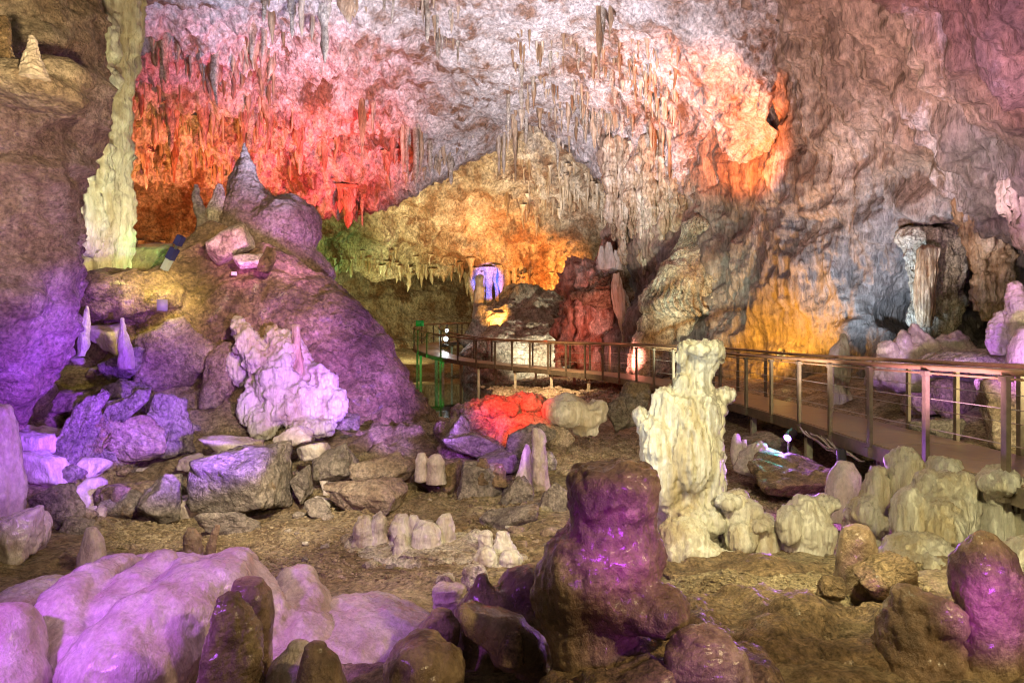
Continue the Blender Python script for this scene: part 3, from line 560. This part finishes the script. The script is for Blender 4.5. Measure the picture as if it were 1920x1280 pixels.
st('stalagmite', [(770,-30,14),(800,-40,26),(840,-40,30),(880,-40,32),(920,-50,38),(980,-60,36),(1010,-60,34)], 7.4, 'flow', 'pale violet pillar cut by the left picture edge', [('flow', .4, .05)])
st('stalagmite', [(992,162,180),(1010,156,190),(1040,150,196),(1070,150,198)], 6.4, 'flow', 'blunt purple stub standing left of the pale purple flowstone', [('smooth', .3, .015)])
st('stalagmite', [(992,352,366),(1005,346,374),(1025,346,378),(1045,340,382)], 6.9, 'dark', 'dark shiny double stub behind the purple flowstone', [('flow', .2, .02)])
st('rock_shard', [(986,404,412),(1000,396,410),(1020,388,406),(1045,384,404)], 6.8, 'dark', 'dark shiny shard next to the double stub', [('flow', .2, .012)], .6, 'rock')
# central heap
form('rock_heap', [rock(960,800,12.6,230,70,81,.6,-8,5), rock(880,812,12.4,120,80,82,.6,12,5), ell(935,764,12.6,100,26), ell(990,756,12.7,80,40), ell(890,770,12.5,60,26), ell(1035,768,12.6,60,30), rock(845,850,12.0,70,60,87)],
     mat('leftwall', 1.4), 'low rock ledge with a red lit crest in the middle distance', 'rock', [('rock', .6, .14), ('crag', .35, .07), ('rock', .18, .05)], vox=.03)
form('boulder', [rock(1100,790,12.3,82,72,85,.7,8,5), ell(1060,770,12.3,90,60), ell(1122,772,12.3,34,46)], mat('calcite', 1), 'yellow-white lumpy rock at the right end of the red crest', 'boulder', [('rock', .5, .07), ('flow', .3, .03)], vox=.04)
st('stalagmite', [(806,998,1016),(818,997,1022),(840,996,1024),(860,995,1027),(890,996,1030),(920,1000,1036),(942,1014,1042)], 9.6, 'flow', 'slender purple stalagmite with a tan tip in the middle', [('flow', .3, .025), ('knob', .2, .02)])
st('rock_shard', [(835,985,992),(870,975,1000),(900,966,1002),(925,968,1004)], 9.9, 'flow', 'pink ribbed shard leaning behind the slender purple stalagmite', [('drape', .3, .02)], .6, 'rock')
st('stalagmite', [(850,1022,1036),(866,1020,1044),(880,1022,1042)], 9.9, 'pale', 'small tan knob at the right of the slender purple stalagmite', [('smooth', .3, .02)])
for i, (x, t, b, ww, lab) in enumerate(((790,852,880,12,'left one of two small dark purple stubs on the mound foot'),(818,856,886,18,'right and wider one of two small dark purple stubs'),(905,862,885,14,'round dark knob on top of the dark upright rock'),(936,874,890,14,'small tan knob between the two dark rocks'))):
    st('stalagmite', [(t,x-ww*.6,x+ww*.6),(t+10,x-ww,x+ww),(b,x-ww*.9,x+ww*.9),(b+20,x-ww*1.1,x+ww*1.1)], 9.3, 'flow' if i < 2 else 'mud', lab, ('smooth', .2, .02), nu=28, nv=30)
# the big white stalagmite
st('stalagmite', [(645,1284,1350),(665,1270,1352),(685,1272,1346),(705,1274,1334),(722,1270,1330),(738,1240,1340),(760,1224,1366),(780,1220,1352),(810,1212,1348),(850,1204,1352),(890,1212,1356),(930,1222,1352),(960,1226,1350),(1000,1230,1340),(1060,1226,1345)],
   7.2, 'calcite', 'tall white knobbly stalagmite standing before the walkway', [('drape', .24, .05), ('flow', .3, .03), ('knob', .25, .02)], .85, cap=.12, vox=.022,
   extra=[ell(1312,655,7.15,84,34), ell(1275,670,7.1,28,36), ell(1280,720,7.1,36,30), ell(1250,770,7.1,60,90), ell(1352,745,7.2,58,34,.7,18), ell(1335,790,7.1,46,120), ell(1230,840,7.0,60,120), ell(1290,850,6.95,70,160), ell(1330,880,7.0,50,150), ell(1205,790,7.1,24,60,1,15), ell(1250,900,6.95,50,120), ell(1300,970,7.0,110,70), ell(1280,1030,7.0,130,80)])
# white group right of it
W = [('stalagmite','rounded white stump just right of the tall white stalagmite',7.0,[(930,1362,1400),(950,1350,1416),(980,1345,1420),(1010,1352,1410),(1050,1345,1420)],[ell(1365,940,6.9,50,36),ell(1408,965,6.9,40,60),ell(1390,1010,6.8,60,70)]),
     ('stalagmite','low orange-brown white lump between two rounded white stumps',6.9,[(975,1405,1450),(1000,1400,1462),(1040,1395,1470)],[ell(1425,985,6.8,40,30)]),
     ('stalagmite','broad white dome with dark streaks behind the brown long rock',6.8,[(938,1490,1530),(955,1474,1546),(985,1462,1556),(1020,1464,1552),(1065,1460,1560)],[ell(1540,945,6.9,60,30),ell(1480,985,6.7,50,80),ell(1540,1010,6.7,50,80)]),
     ('stalagmite','leaning cream stalagmite with warty base left of the big cream block',7.6,[(880,1632,1660),(900,1622,1668),(930,1610,1664),(960,1594,1656),(990,1585,1660),(1020,1580,1670)],[ell(1620,960,7.5,60,60),ell(1650,985,7.4,40,40)]),
     ('flowstone','big cream wet flowstone block in front of the deck end',6.9,[(905,1720,1800),(930,1690,1834),(960,1684,1834),(1000,1690,1820),(1045,1684,1800)],[ell(1712,980,6.7,70,130,1,10),ell(1800,930,6.8,60,90,1,-20),ell(1760,990,6.6,90,110)]),
     ('stalagmite','cream block-headed pillar at the right end of the white group',6.6,[(886,1844,1904),(905,1838,1912),(935,1846,1910),(945,1852,1900),(980,1846,1906),(1040,1836,1915)],[ell(1876,905,6.5,76,50)]),
     ('stalagmite','pale yellow-green rock peak standing against the deck edge',7.6,[(842,1680,1712),(860,1664,1726),(890,1662,1738),(930,1660,1740)],[]),
     ('boulder','smooth tan rock lying along the deck edge',7.3,[(872,1746,1800),(885,1742,1824),(905,1746,1826)],[]),
     ('stalagmite','glossy cream stump cut by the right picture edge',5.2,[(1030,1890,1980),(1070,1880,1990),(1130,1878,2000),(1200,1880,2000)],[]),
     ('flowstone','low cream wet crust around the brown stalagmite',6.4,[(1030,1660,1780),(1050,1640,1800),(1070,1630,1810)],[ell(1700,1050,6.2,60,40),ell(1740,1062,6.0,60,44)]),
     ('flowstone','white foot crust of the tall white stalagmite',6.6,[(1000,1236,1330),(1030,1232,1350),(1060,1230,1370)],[ell(1260,1040,6.5,50,40),ell(1300,1048,6.4,50,40),ell(1350,1050,6.5,60,36)])]
for nm, lab, d, rows, ex in W:
    form(nm, [loft(rows, d, .85, 48, 50)] + ex, mat('calcite', 1.9), lab, {'flowstone': 'flowstone', 'boulder': 'boulder'}.get(nm, 'stalagmite'), [('smooth', .3, .03), ('drape', .2, .030), ('knob', .2, .012)], vox=.02)
st('stalagmite', [(872,1570,1602),(890,1558,1612),(920,1552,1614),(950,1548,1612),(975,1548,1612)], 8.2, 'flow', 'bright magenta rounded stalagmite under the walkway', [('smooth', .3, .03)], .8)
st('stalagmite', [(815,1376,1386),(830,1370,1392),(850,1370,1392),(870,1372,1392)], 10.4, 'flow', 'left one of two pink lit stubs under the walkway', [('smooth', .2, .02)], .8, nu=30, nv=30)
st('stalagmite', [(826,1392,1400),(845,1390,1404),(870,1388,1406)], 10.4, 'flow', 'right and slimmer one of two pink lit stubs under the walkway', [('smooth', .2, .02)], .8, nu=30, nv=30)
st('boulder', [(838,1400,1440),(850,1385,1470),(880,1375,1500)], 10.2, 'flow', 'sparkling bluish violet rock below the purple lamp', [('knob', .3, .05)], .8, 'boulder')
# behind the walkway on the right
st('stalagmite', [(628,1578,1588),(642,1572,1590),(656,1556,1592),(680,1552,1594),(720,1560,1590),(770,1556,1600)], 15.4, 'calcite', 'white figure-like stalagmite behind the railing', [('flow', .3, .04)], .8)
form('flowstone_mound', [loft([(612,1706,1722),(626,1700,1730),(640,1680,1770),(656,1655,1800),(680,1640,1830),(720,1630,1850)], 13.4, .6, 90, 60), ell(1690,640,13.2,30,40), ell(1664,655,13.1,36,34), ell(1782,640,13.3,60,36), ell(1800,655,13.2,50,30)], mat('flow', 1.2), 'lilac grooved flowstone mound behind the railing', 'flowstone', [('flow', .5, .08), ('knob', .3, .04)], vox=.04)
st('stalagmite', [(590,1864,1896),(610,1854,1900),(640,1850,1898),(665,1858,1888)], 11.2, 'flow', 'violet and white rounded stalagmite at the right behind the railing', [('knob', .3, .04)], .9)
st('stalagmite', [(535,1890,1915),(560,1886,1930),(600,1886,1940),(640,1890,1945)], 11.0, 'flow', 'taller purple stalagmite cut by the right picture edge', [('knob', .3, .04)], .9)
st('stalagmite', [(620,1908,1950),(650,1896,1960),(680,1890,1970)], 10.4, 'flow', 'low rounded purple stone below the taller purple stalagmite', [('smooth', .4, .04)], .9)
form('flowstone', [ell(1830,680,12.2,190,50), ell(1900,690,11.6,120,50)], mat('pale', 1.2), 'pale shelf of flowstone below the purple stalagmites at right', 'flowstone', [('rock', .4, .06)], vox=.05)
st('stalagmite', [(655,1042,1050),(668,1040,1054),(690,1041,1056)], 30, 'pale', 'small orange-red lit stone standing behind the walkway', [('flow', .4, .05)], .8, nu=24, nv=24)
# little white stumps in the sand
for i, (x, t, b, ww, lab) in enumerate(((682,968,1010,18,'white stump at the left end of the white stump row'),(711,966,1010,17,'second white stump from the left in the stump row'),(752,968,1014,20,'wide white stump in the middle of the stump row'),(775,965,1000,14,'small white stump behind the wide one'),(750,1005,1030,14,'small round white stone in front of the wide stump'),(800,982,1030,28,'squat glossy white stump left of the tallest one'),(835,968,1030,17,'tallest white stump in the stump row'),(911,1000,1040,15,'white stump right of the tallest one'),(942,996,1020,14,'round white knob at the right end of the stump row'),(958,1034,1076,22,'low cream stump beside the big purple-brown stalagmite'),(912,1032,1086,24,'cream stump with a dark scorched face'))):
    st('stalagmite', [(t+3,x-ww*.72,x+ww*.70),(t+11,x-ww*.95,x+ww*.95),((t+b)/2,x-ww,x+ww),(b,x-ww*(.9+.2*(i%3)),x+ww*(1.5-.3*(i%2))),(b+22,x-ww*1.7,x+ww*(1.6+.4*(i%3)))], 7.3 - (t - 965) * .008, 'calcite', lab, [('smooth', .16, .03), ('knob', .12, .015)], .9, nu=44, nv=44)
form('fallen_stalactite', [rock(782,1044,6.9,118,26,91,.3,-3,5)], mat('pale', 2), 'broken white stalactite lying on the sand', 'stalactite', [('flow', .2, .02)])
form('rock', [rock(835,1092,5.6,66,48,92,.8,0,5)], mat('pale', 2), 'grey-white knobby rock in front of the fallen stalactite', 'rock', [('knob', .15, .02)])
form('rock', [rock(888,1082,5.6,60,60,93,.8,0,5)], mat('pale', 2), 'pale cone-shaped rock behind the dark foreground hump', 'rock', [('smooth', .15, .02)])
st('stalagmite', [(1100,808,872),(1120,810,876),(1150,814,872),(1175,806,866)], 4.6, 'flow', 'blue-purple square-headed stump behind the brown egg stone', [('knob', .2, .025)], .9, cap=.15)
# foreground
st('stalagmite', [(873,1100,1220),(885,1072,1242),(905,1062,1246),(940,1064,1236),(970,1066,1222),(990,1058,1224),(1010,1036,1240),(1040,1014,1246),(1070,1004,1242),(1095,1000,1228),(1115,1002,1198),(1150,1010,1188),(1200,1026,1200),(1250,1040,1214),(1320,1030,1240),(1420,1010,1270)], 3.2, 'dark', 'big purple-brown block-headed stalagmite in the foreground', [('smooth', .22, .025), ('flow', .14, .014), ('crag', .2, .012), ('knob', .05, .004)], .85, cap=.06, vox=.013,
   extra=[ell(1190,885,3.15,100,44), ell(1228,1142,3.05,124,92), ell(1160,1130,3.1,130,110), ell(1200,1060,3.1,70,110)])
st('stalagmite', [(1008,1822,1868),(1022,1800,1890),(1060,1788,1906),(1100,1790,1912),(1150,1798,1914),(1200,1804,1912),(1260,1796,1916),(1340,1770,1930)], 3.5, 'dark', 'tall dark purple egg-topped stalagmite at the right foreground', [('smooth', .2, .016), ('flow', .12, .01), ('knob', .045, .007)], .9)
form('stalagmite', [loft([(1118,1672,1740),(1140,1664,1760),(1190,1650,1790),(1250,1640,1810),(1330,1630,1830)], 3.6, .9), ell(1735,1125,3.55,60,40), ell(1770,1170,3.5,80,90)], mat('dark', 3.2), 'squat dark double-headed stump beside the egg-topped stalagmite', 'stalagmite', [('smooth', .2, .025), ('crag', .16, .014), ('knob', .06, .008)], vox=.015)
st('stalagmite', [(990,1582,1628),(1005,1575,1638),(1050,1570,1644),(1090,1566,1642),(1125,1560,1640)], 4.9, 'dark', 'blunt brown stalagmite standing before the cream flowstone', [('smooth', .2, .015)], .85, cap=.2)
st('stalagmite', [(1192,1278,1372),(1215,1256,1396),(1250,1246,1404),(1340,1230,1412)], 2.8, 'dark', 'blunt purple-topped stump at the bottom edge right of centre', [('smooth', .2, .016), ('crag', .15, .01), ('knob', .05, .005)], .9, cap=.3)
st('stalagmite', [(1122,408,452),(1140,400,474),(1170,396,482),(1220,384,486),(1300,366,490)], 2.8, 'dark', 'dark wet stalagmite in front of the purple flowstone', [('smooth', .16, .014), ('flow', .1, .012), ('knob', .05, .005)], .9)
st('stalagmite', [(1092,440,490),(1108,432,508),(1160,430,512),(1220,440,506),(1300,440,506)], 3.1, 'dark', 'brown stalagmite right behind the dark wet one', [('smooth', .16, .012)], .9, cap=.25)
st('stalagmite', [(1214,570,612),(1235,562,636),(1290,556,652)], 2.7, 'dark', 'low olive-brown stump at the bottom edge left of centre', [('smooth', .16, .01)], .9)
st('stalagmite', [(1212,540,580),(1240,510,596),(1290,494,600)], 2.9, 'flow', 'pink smooth hump left of the low olive-brown stump', [('smooth', .2, .01)], .9)
st('stalagmite', [(1150,806,850),(1170,786,864),(1200,770,862),(1230,764,850),(1260,768,846)], 3.7, 'dark', 'brown egg-shaped stone in the foreground centre', [('smooth', .2, .012)], .9)
form('rock_ridge', [loft([(1082,890,915),(1105,872,950),(1150,856,1010),(1200,850,1060),(1290,820,1100)], 3.9, .6, 60, 50), ell(985,1105,4.0,110,110), rock(960,1200,3.5,260,90,94,.5,-34), ell(800,1250,3.3,150,110)], mat('dark', 3.0), 'dark brown sloping ridge left of the big block-headed stalagmite', 'rock', [('rock', .25, .03), ('smooth', .3, .04)], vox=.02)
st('stalagmite', [(1190,946,974),(1205,938,980),(1240,934,984)], 3.3, 'mud', 'small tan knob on the dark sloping ridge', [('smooth', .15, .01)], .9, nu=36, nv=30)
form('rock_shelf', [rock(1560,1240,4.0,760,150,95,.5,2,5), ell(1450,1190,4.1,420,90), ell(1650,1215,3.9,300,90), rock(1300,1230,3.6,260,120,96), ell(1240,1290,3.0,420,140)], mat('mud', 2.6), 'rough brown rock shelf across the right foreground', 'rock', [('crag', .4, .05), ('rock', .4, .04), ('rock', .12, .014)], vox=.022)
form('flowstone', [ell(330,1250,4.3,560,330,.6), chain([(432,1082,4.0,52),(385,1130,3.75,82),(300,1205,3.5,104),(225,1290,3.3,112)]), chain([(235,1062,4.3,26),(172,1100,3.95,44),(128,1140,3.75,54),(122,1200,3.6,52),(150,1290,3.4,66)]),
     chain([(300,1070,4.1,36),(256,1108,3.9,50),(214,1150,3.75,44),(190,1210,3.6,40)]), chain([(440,1062,4.2,36),(482,1092,4.05,36),(508,1160,3.95,40),(505,1280,3.7,60)]), chain([(548,1092,4.35,36),(572,1150,4.2,58),(560,1240,3.95,90),(545,1310,3.7,100)]),
     chain([(200,1056,4.5,18),(330,1060,4.4,28),(455,1064,4.3,28)]), chain([(345,1075,4.05,30),(330,1120,3.8,44)]), chain([(395,1070,4.1,26),(400,1110,3.85,40)])],
     mat('flow', 3.0), 'big glossy purple-pink flowstone with rounded lobes at lower left', 'flowstone', [('smooth', .35, .03), ('flow', .35, .020), ('knob', .2, .010), ('rock', .05, .002)], vox=.018)
form('flowstone', [ell(10,1220,3.3,140,180), ell(-20,1290,3.2,200,160)], mat('flow', 3.0), 'purple rounded flowstone in the bottom left corner', 'flowstone', [('smooth', .2, .015)], vox=.02)
form('rock_sheet', [ell(690,1190,4.2,300,110,.9,-6), ell(620,1230,4.0,260,120)], mat('flow', 2.0), 'dull lilac rough rock sheet right of the purple flowstone', 'rock', [('rock', .3, .03), ('rock', .08, .012)], vox=.022)
form('flowstone', [ell(70,1120,5.0,150,60), ell(40,1150,4.8,140,50), ell(90,1098,5.2,90,34)], mat('calcite', 2.0), 'cream wet crust stones left of the purple flowstone', 'flowstone', [('knob', .2, .03)], vox=.025)

form('ledge', [ell(40,160,7.6,240,70,.8,-12), ell(110,150,7.8,120,70)], mat('leftwall', 1.2), 'rounded ledge bulging from the left wall near the top', 'ledge', [('rock', .4, .06)], vox=.04)
st('stalagmite', [(34,-6,14),(60,-14,20),(100,-16,24),(145,-24,30)], 7.3, 'mud', 'taller dark stub with a white tip on the left wall ledge', [('knob', .25, .03)])
st('stalagmite', [(68,52,66),(85,50,72),(110,44,78),(148,36,92)], 7.2, 'flow', 'shorter knobbed stub on the left wall ledge', [('knob', .2, .03)])
form('flowstone', [ell(800,1030,7.3,330,40,.6), ell(910,1060,6.9,180,50,.6), ell(700,1012,7.5,120,30)], mat('pale', 2), 'cream crust joining the white stumps on the sand', 'flowstone', [('rock', .2, .03), ('knob', .15, .02)], vox=.025)
cb = empty('cable_bundle', P(1560,800,9.6)); tag(cb, 'tangle of pale cables hanging below the deck edge', 'cables')
m_cab = plain('pale_cable', (.42, .36, .32), .5)
for k in range(7):
    t = np.linspace(0, 1, 24); x0_, y0_ = 1500 + 10 * k, 800 + 5 * k; x1_, y1_ = 1560 + 10 * k, 838 + 4 * k; sag = 8 + 5 * math.sin(k * 2.1)
    put('strand', *sweep(np.array([P(x0_ + (x1_ - x0_) * u, y0_ + (y1_ - y0_) * u + sag * math.sin(math.pi * u) + 3 * math.sin(9 * u + k), 10.6 - .10 * k - .9 * u) for u in t]), circ(.011, 6)), m_cab, cb)

#@STALACTITES ========================================================= children of the ceiling
rs = np.random.RandomState(5)
def stal_mesh(seed, nu=10, nv=14):
    r_ = np.random.RandomState(seed); t = np.linspace(0, 1, nv); rad = (1 - t) ** r_.uniform(.45, .8) * (1 + .25 * np.sin(t * r_.uniform(5, 14) + r_.uniform(0, 6))) + .02
    rad[0] *= 1.5; a = np.linspace(0, 2 * math.pi, nu, endpoint=False); bx = .35 * np.sin(t * r_.uniform(1, 4)) * r_.randn(); by = .3 * np.sin(t * 3) * r_.randn()
    ang = 1 + .22 * np.sin(a * r_.randint(2, 5) + r_.uniform(0, 6))[None] + .12 * r_.randn(nv, nu)
    return np.stack([bx[:, None] + rad[:, None] * np.cos(a) * ang, by[:, None] + rad[:, None] * np.sin(a) * ang, np.broadcast_to(-t[:, None], (nv, nu))], -1).reshape(-1, 3), gridf(nu, nv, True)[:, ::-1]
SV = [stal_mesh(100 + k) for k in range(12)]
SV2 = [stal_mesh(100 + k, 7, 8) for k in range(12)]
SM = {}
def smesh(k, kind):
    if (k, kind) not in SM:
        SM[(k, kind)] = raw_mesh('stalactite', *SV[k]); SM[(k, kind)].materials.append(mat(kind, .9))
    return SM[(k, kind)]
spec = []   # px, top py, length px, half width px, kind, surface
def row(n, x0, x1, y0, y1, l0, l1, w0, w1, kinds, at):           # clusters along a line, mostly short, a few long
    m_ = max(3, n // 6); ct = rs.rand(m_); cs = rs.uniform(.35, 1.15, m_)
    for _ in range(n):
        c = rs.randint(m_); t = np.clip(ct[c] + rs.randn() * .045, 0, 1) if rs.rand() < .8 else rs.rand(); g = rs.rand() ** 1.8
        spec.append((x0 + (x1 - x0) * t, y0 + (y1 - y0) * t + rs.randn() * 11, (l0 * .7 + (l1 * 1.15 - l0 * .7) * g) * cs[c], (w0 * .8 + (w1 * 1.2 - w0) * (.6 * g + .4 * rs.rand())), kinds[rs.randint(len(kinds))], at))
def field(n, x0, x1, y0, y1, l0, l1, w0, w1, kinds, at):
    for _ in range(n): spec.append((rs.uniform(x0, x1), rs.uniform(y0, y1), l0 * .6 + (l1 * 1.1 - l0 * .6) * rs.rand() ** 1.8, rs.uniform(w0 * .8, w1), kinds[rs.randint(len(kinds))], at))
for x, y, l, ww, k in ((605,15,105,13,'pale'),(655,-25,85,22,'stal'),(512,15,75,9,'stal'),(565,-10,70,8,'stal'),(670,-10,60,14,'stal'),(585,20,60,6,'stal'),(675,180,120,7,'stal'),(700,185,60,6,'stal'),(756,240,90,6,'stal'),(766,235,110,6,'pale'),(778,240,105,7,'pale'),(788,245,80,6,'stal'),(808,275,50,6,'pale'),(850,300,50,7,'pale'),
                    (953,170,110,4,'pale'),(934,255,70,5,'stal'),(945,250,75,5,'stal'),(1122,5,140,6,'stal'),(1132,10,80,10,'pale'),(1145,5,60,6,'stal'),(650,360,66,14,'iron'),(636,350,50,9,'iron'),(680,370,50,4,'pale'),(965,300,100,4,'stal'),(1040,270,60,4,'pale'),(470,60,60,8,'pale'),(495,70,60,7,'pale')):
    spec.append((x, y, l, ww, k, ceil_at))
row(46, 255, 520, 75, 110, 45, 100, 4, 11, ['stal', 'pale', 'iron'], ceil_at)
row(40, 245, 500, 190, 215, 35, 85, 5, 12, ['pale', 'stal', 'iron'], ceil_at)
row(24, 480, 860, -20, 10, 25, 70, 3, 8, ['stal', 'pale'], ceil_at)
row(20, 250, 420, 280, 300, 20, 55, 4, 8, ['stal', 'iron'], ceil_at)
row(20, 550, 740, 260, 285, 35, 80, 5, 10, ['iron', 'iron', 'stal'], ceil_at)
row(34, 640, 960, 385, 240, 18, 45, 3, 6, ['stal', 'pale'], ceil_at)
field(90, 950, 1270, 70, 215, 18, 46, 3.5, 7, ['pale', 'stal', 'stal'], ceil_at)
row(34, 1020, 1260, 195, 250, 50, 110, 4, 8, ['stal', 'stal', 'pale'], ceil_at)
row(16, 820, 860, 65, 75, 25, 50, 2.5, 4.5, ['pale'], ceil_at)
spec += [(x, 508, l, w9, 'pale', far_at) for x, l, w9 in ((888,60,8),(897,80,10),(908,62,8),(918,84,10),(930,66,9),(940,52,8),(950,58,7),(960,40,6))]
spec_fine = []; spec_main = spec; spec = []
row(60, 575, 890, 494, 510, 7, 30, 3, 7, ['stal'], far_at)
row(30, 890, 1060, 512, 530, 6, 20, 3, 6, ['stal'], far_at)
row(60, 250, 600, 470, 520, 15, 40, 3, 7, ['stal'], far_at)
field(90, 260, 560, 60, 330, 15, 50, 3, 6, ['stal'], ceil_at)
field(140, 960, 1290, 60, 300, 12, 36, 2.5, 5, ['stal'], ceil_at)
field(70, 950, 1200, 300, 400, 12, 45, 3, 5, ['stal'], far_at)
spec_fine = spec
def stal_xf(x, y, l, ww, at):
    p = at(x, y); s = p[1] / F; up = .35; L_ = l * s + up; return p + np.array([0, 0, up]), ww * s, L_
spec_main.sort(key=lambda q_: -q_[2] * q_[3])
for k, (x, y, l, ww, kd, at) in enumerate(spec_main[:290]):
    p, r_, L_ = stal_xf(x, y, l, ww, at); o = link('stalactite', smesh(k % 12, kd), None, near_ceiling, p); o.scale = (r_, r_, L_); o.rotation_euler = (0, 0, rs.uniform(0, 6.3))
vs_, fs_, k0 = [], [], 0
for k, (x, y, l, ww, kd, at) in enumerate(spec_main[290:] + spec_fine):
    p, r_, L_ = stal_xf(x, y, l, ww, at); v, f = SV2[k % 12]; vs_.append(v * [r_, r_, L_] + p); fs_.append(f + k0); k0 += len(v)
o = put('stalactite_fringe', np.concatenate(vs_), np.concatenate(fs_), mat('stal', .9), near_ceiling); o['kind'] = 'stuff'

#@STUFF ================================================================ loose stones and gravel
v3, f3 = ico(2)
def stone_cloud(name, regions, m, lab, cat):
    vs_, fs_, k0 = [], [], 0
    for n, x0, x1, y0, y1, s0, s1 in regions:
        PXs = rs.uniform(x0, x1, n); PYs = rs.uniform(y0, y1, n); d = 2.0 * F / (PYs - CY)
        for _ in range(12): d = .5 * d + .5 * (EZ - gz((PXs - CX) / F * d, d)) * F / (PYs - CY)
        X = (PXs - CX) / F * d; z = gz(X, d)
        for x, y, zz in zip(X, d, z):
            s = rs.uniform(s0, s1) * (1 if rs.rand() < .85 else 1.8); sc = s * np.array([rs.uniform(.7, 1.3), rs.uniform(.7, 1.3), rs.uniform(.4, .8)]); v, f = ico(1)
            vs_.append(v * (1 + .18 * rs.randn(len(v), 1)) * sc + np.array([x, y, zz + s * .15])); fs_.append(f + k0); k0 += len(v)
    o = put(name, np.concatenate(vs_), np.concatenate(fs_), m, None, False); return tag(o, lab, cat, None, 'stuff')
stone_cloud('gravel', [(2200,1040,1240,815,890,.02,.05),(2600,820,1160,700,770,.03,.07),(300,700,830,655,690,.05,.09)], mat('leftwall', 2), 'brown river gravel spread between the mound and the walkway', 'gravel')
stone_cloud('pebbles', [(900,190,360,975,1035,.008,.024),(700,500,860,960,1090,.006,.02),(500,360,560,1000,1050,.006,.02),(900,1250,1750,1050,1120,.006,.02),(1200,480,1050,950,1090,.006,.022),(700,1380,1600,880,960,.01,.03),(500,600,1000,880,960,.01,.035)], mat('soil', 2), 'small tan pebbles strewn over the sandy floor', 'pebbles')
SMALL = 'loose small stone among the purple rubble on the left'
for k in range(150):
    px, py = rs.uniform(60, 680), rs.uniform(640, 965)
    if py < 800 - (px - 60) * .1 and rs.rand() < .35: py = rs.uniform(800, 960)
    x, y = on_ground(px, py); s = rs.uniform(.05, .15) if rs.rand() < .7 else rs.uniform(.15, .34); z = gz(x, y)[0] + s * .25
    v, f = rock_v(s * 2, s * 1.3, s * 1.6, 300 + k, rs.uniform(-25, 25), 4 if s > .15 else 3); form('stone', [(v + [x, y, z], f)], mat(['limestone', 'leftwall', 'flow'][k % 3], 1.4), SMALL, 'stone', [('rock', s, s * .12), ('crag', s * .6, s * .06)], group='loose small stones in the left rubble')

PALE = 'loose pale stone scattered on the sandy floor near the white stumps'
for k in range(80):
    px, py = rs.uniform(470, 1060), rs.uniform(930, 1075); x, y = on_ground(px, py); s = rs.uniform(.025, .055) if rs.rand() < .75 else rs.uniform(.055, .11); z = gz(x, y)[0] + s * .25
    v, f = rock_v(s * 2.2, s * 1.2, s * 1.7, 700 + k, rs.uniform(-20, 20), 3); form('stone', [(v + [x, y, z], f)], mat(['pale', 'limestone', 'soil', 'leftwall'][k % 4], 2.0), PALE, 'stone', [('rock', s, s * .14)], group='loose pale stones on the sand')

#@LAMPS ================================================================ visible floodlights and small fittings
m_house = plain('lamp_housing', (.05, .05, .06), .4, .6); m_bracket = plain('lamp_bracket', (.25, .25, .25), .4, .8)
def lamp(p, aim, col, es, lab, r=.09, w_=None, cone=120):
    p = np.array(p, float); t = empty('floodlight', p); tag(t, lab, 'lamp'); a = np.array(aim, float) - p; a /= np.linalg.norm(a)
    put('housing', *sweep(np.array([p - a * .16, p - a * .10, p - a * .02, p + a * .03]), circ(r * 1.12, 14)), m_house, t)
    put('lens', *sweep(np.array([p + a * .012, p + a * .022, p + a * .026]) , circ(r * .98, 14)), m_house, t); v, f = ico(2); v = v * r * .95; v = v - np.outer(v @ a, a) * .85; put('glass', v + p + a * .028, f, plain('lamp_glow', (1, 1, 1), .3, 0, col, es), t)
    put('bracket', *boxv(p + np.array([0, 0, -.14]), (.03, .03, .2)), m_bracket, t)
    if w_: spot(lab.split()[0] + '_lamp_beam', p + a * (r + .05), p + a * 3, col, w_, cone, .6, r)
lamp(P(1478,819,10.2), P(1440,860,9.8), (.5, .15, 1), 30, 'purple floodlight glowing under the walkway deck', .06, 220, 150)
lamp(P(1578,864,8.6), P(1580,920,8.3), (.6, .2, 1), 25, 'violet floodlight low beside the walkway support', .05, 110, 150)
lamp(P(838,620,37), P(700,650,20), (.85, .95, 1), 60, 'upper white floodlight shining by the far bend of the walkway', .11)
lamp(P(836,635,35), P(700,680,18), (.85, .95, 1), 90, 'lower white floodlight shining by the far bend of the walkway', .13)
lamp(P(1465,660,19.1), P(1465,600,20.5), (1, .7, .2), 20, 'amber floodlight against the wall behind the railing', .1)
p = P(316,490,13.0); t = empty('floodlight', p); tag(t, 'unlit blue-cased floodlight tilted on the mound below the column', 'lamp')
a = np.array([.5, -.1, .85]); a /= np.linalg.norm(a); p2 = p + a * .0
put('housing', *sweep(np.array([p2 + a * .05, p2 + a * .28]), rect(.14, .12)), plain('blue_case', (.02, .02, .10), .4, .1), t, False)
put('lens', *sweep(np.array([p2 - a * .18, p2 + a * .05]), rect(.12, .10)), plain('pale_case', (.25, .28, .34), .3, .2), t, False)
put('driver_box', *sweep(np.array([p2 + a * .36, p2 + a * .55]), rect(.13, .11)), plain('blue_case', (.02, .02, .09), .4, .1), t, False)
put('bracket', *sweep(np.array([p2 - a * .45, p2 - a * .1, p2 + a * .4]), rect(.04, .03)), m_bracket, t, False)
tag(put('junction_box', *boxv(P(439,513,13.2), (.10, .06, .07), .3), plain('white_plastic', (.7, .68, .66), .5)), 'small white junction box on the brown mound', 'box')
tag(put('junction_box', *boxv(P(304,572,12.0), (.17, .08, .20), .5), plain('grey_plastic', (.3, .28, .3), .5)), 'grey cable box on the yellow lit hollow of the mound', 'box')
tag(put('sign_panel', *boxv(P(787,606,36.2), (.42, .03, .30), .2), plain('green_panel', (.05, .6, .2), .5)), 'small green panel fixed to the railing at the far bend', 'sign')
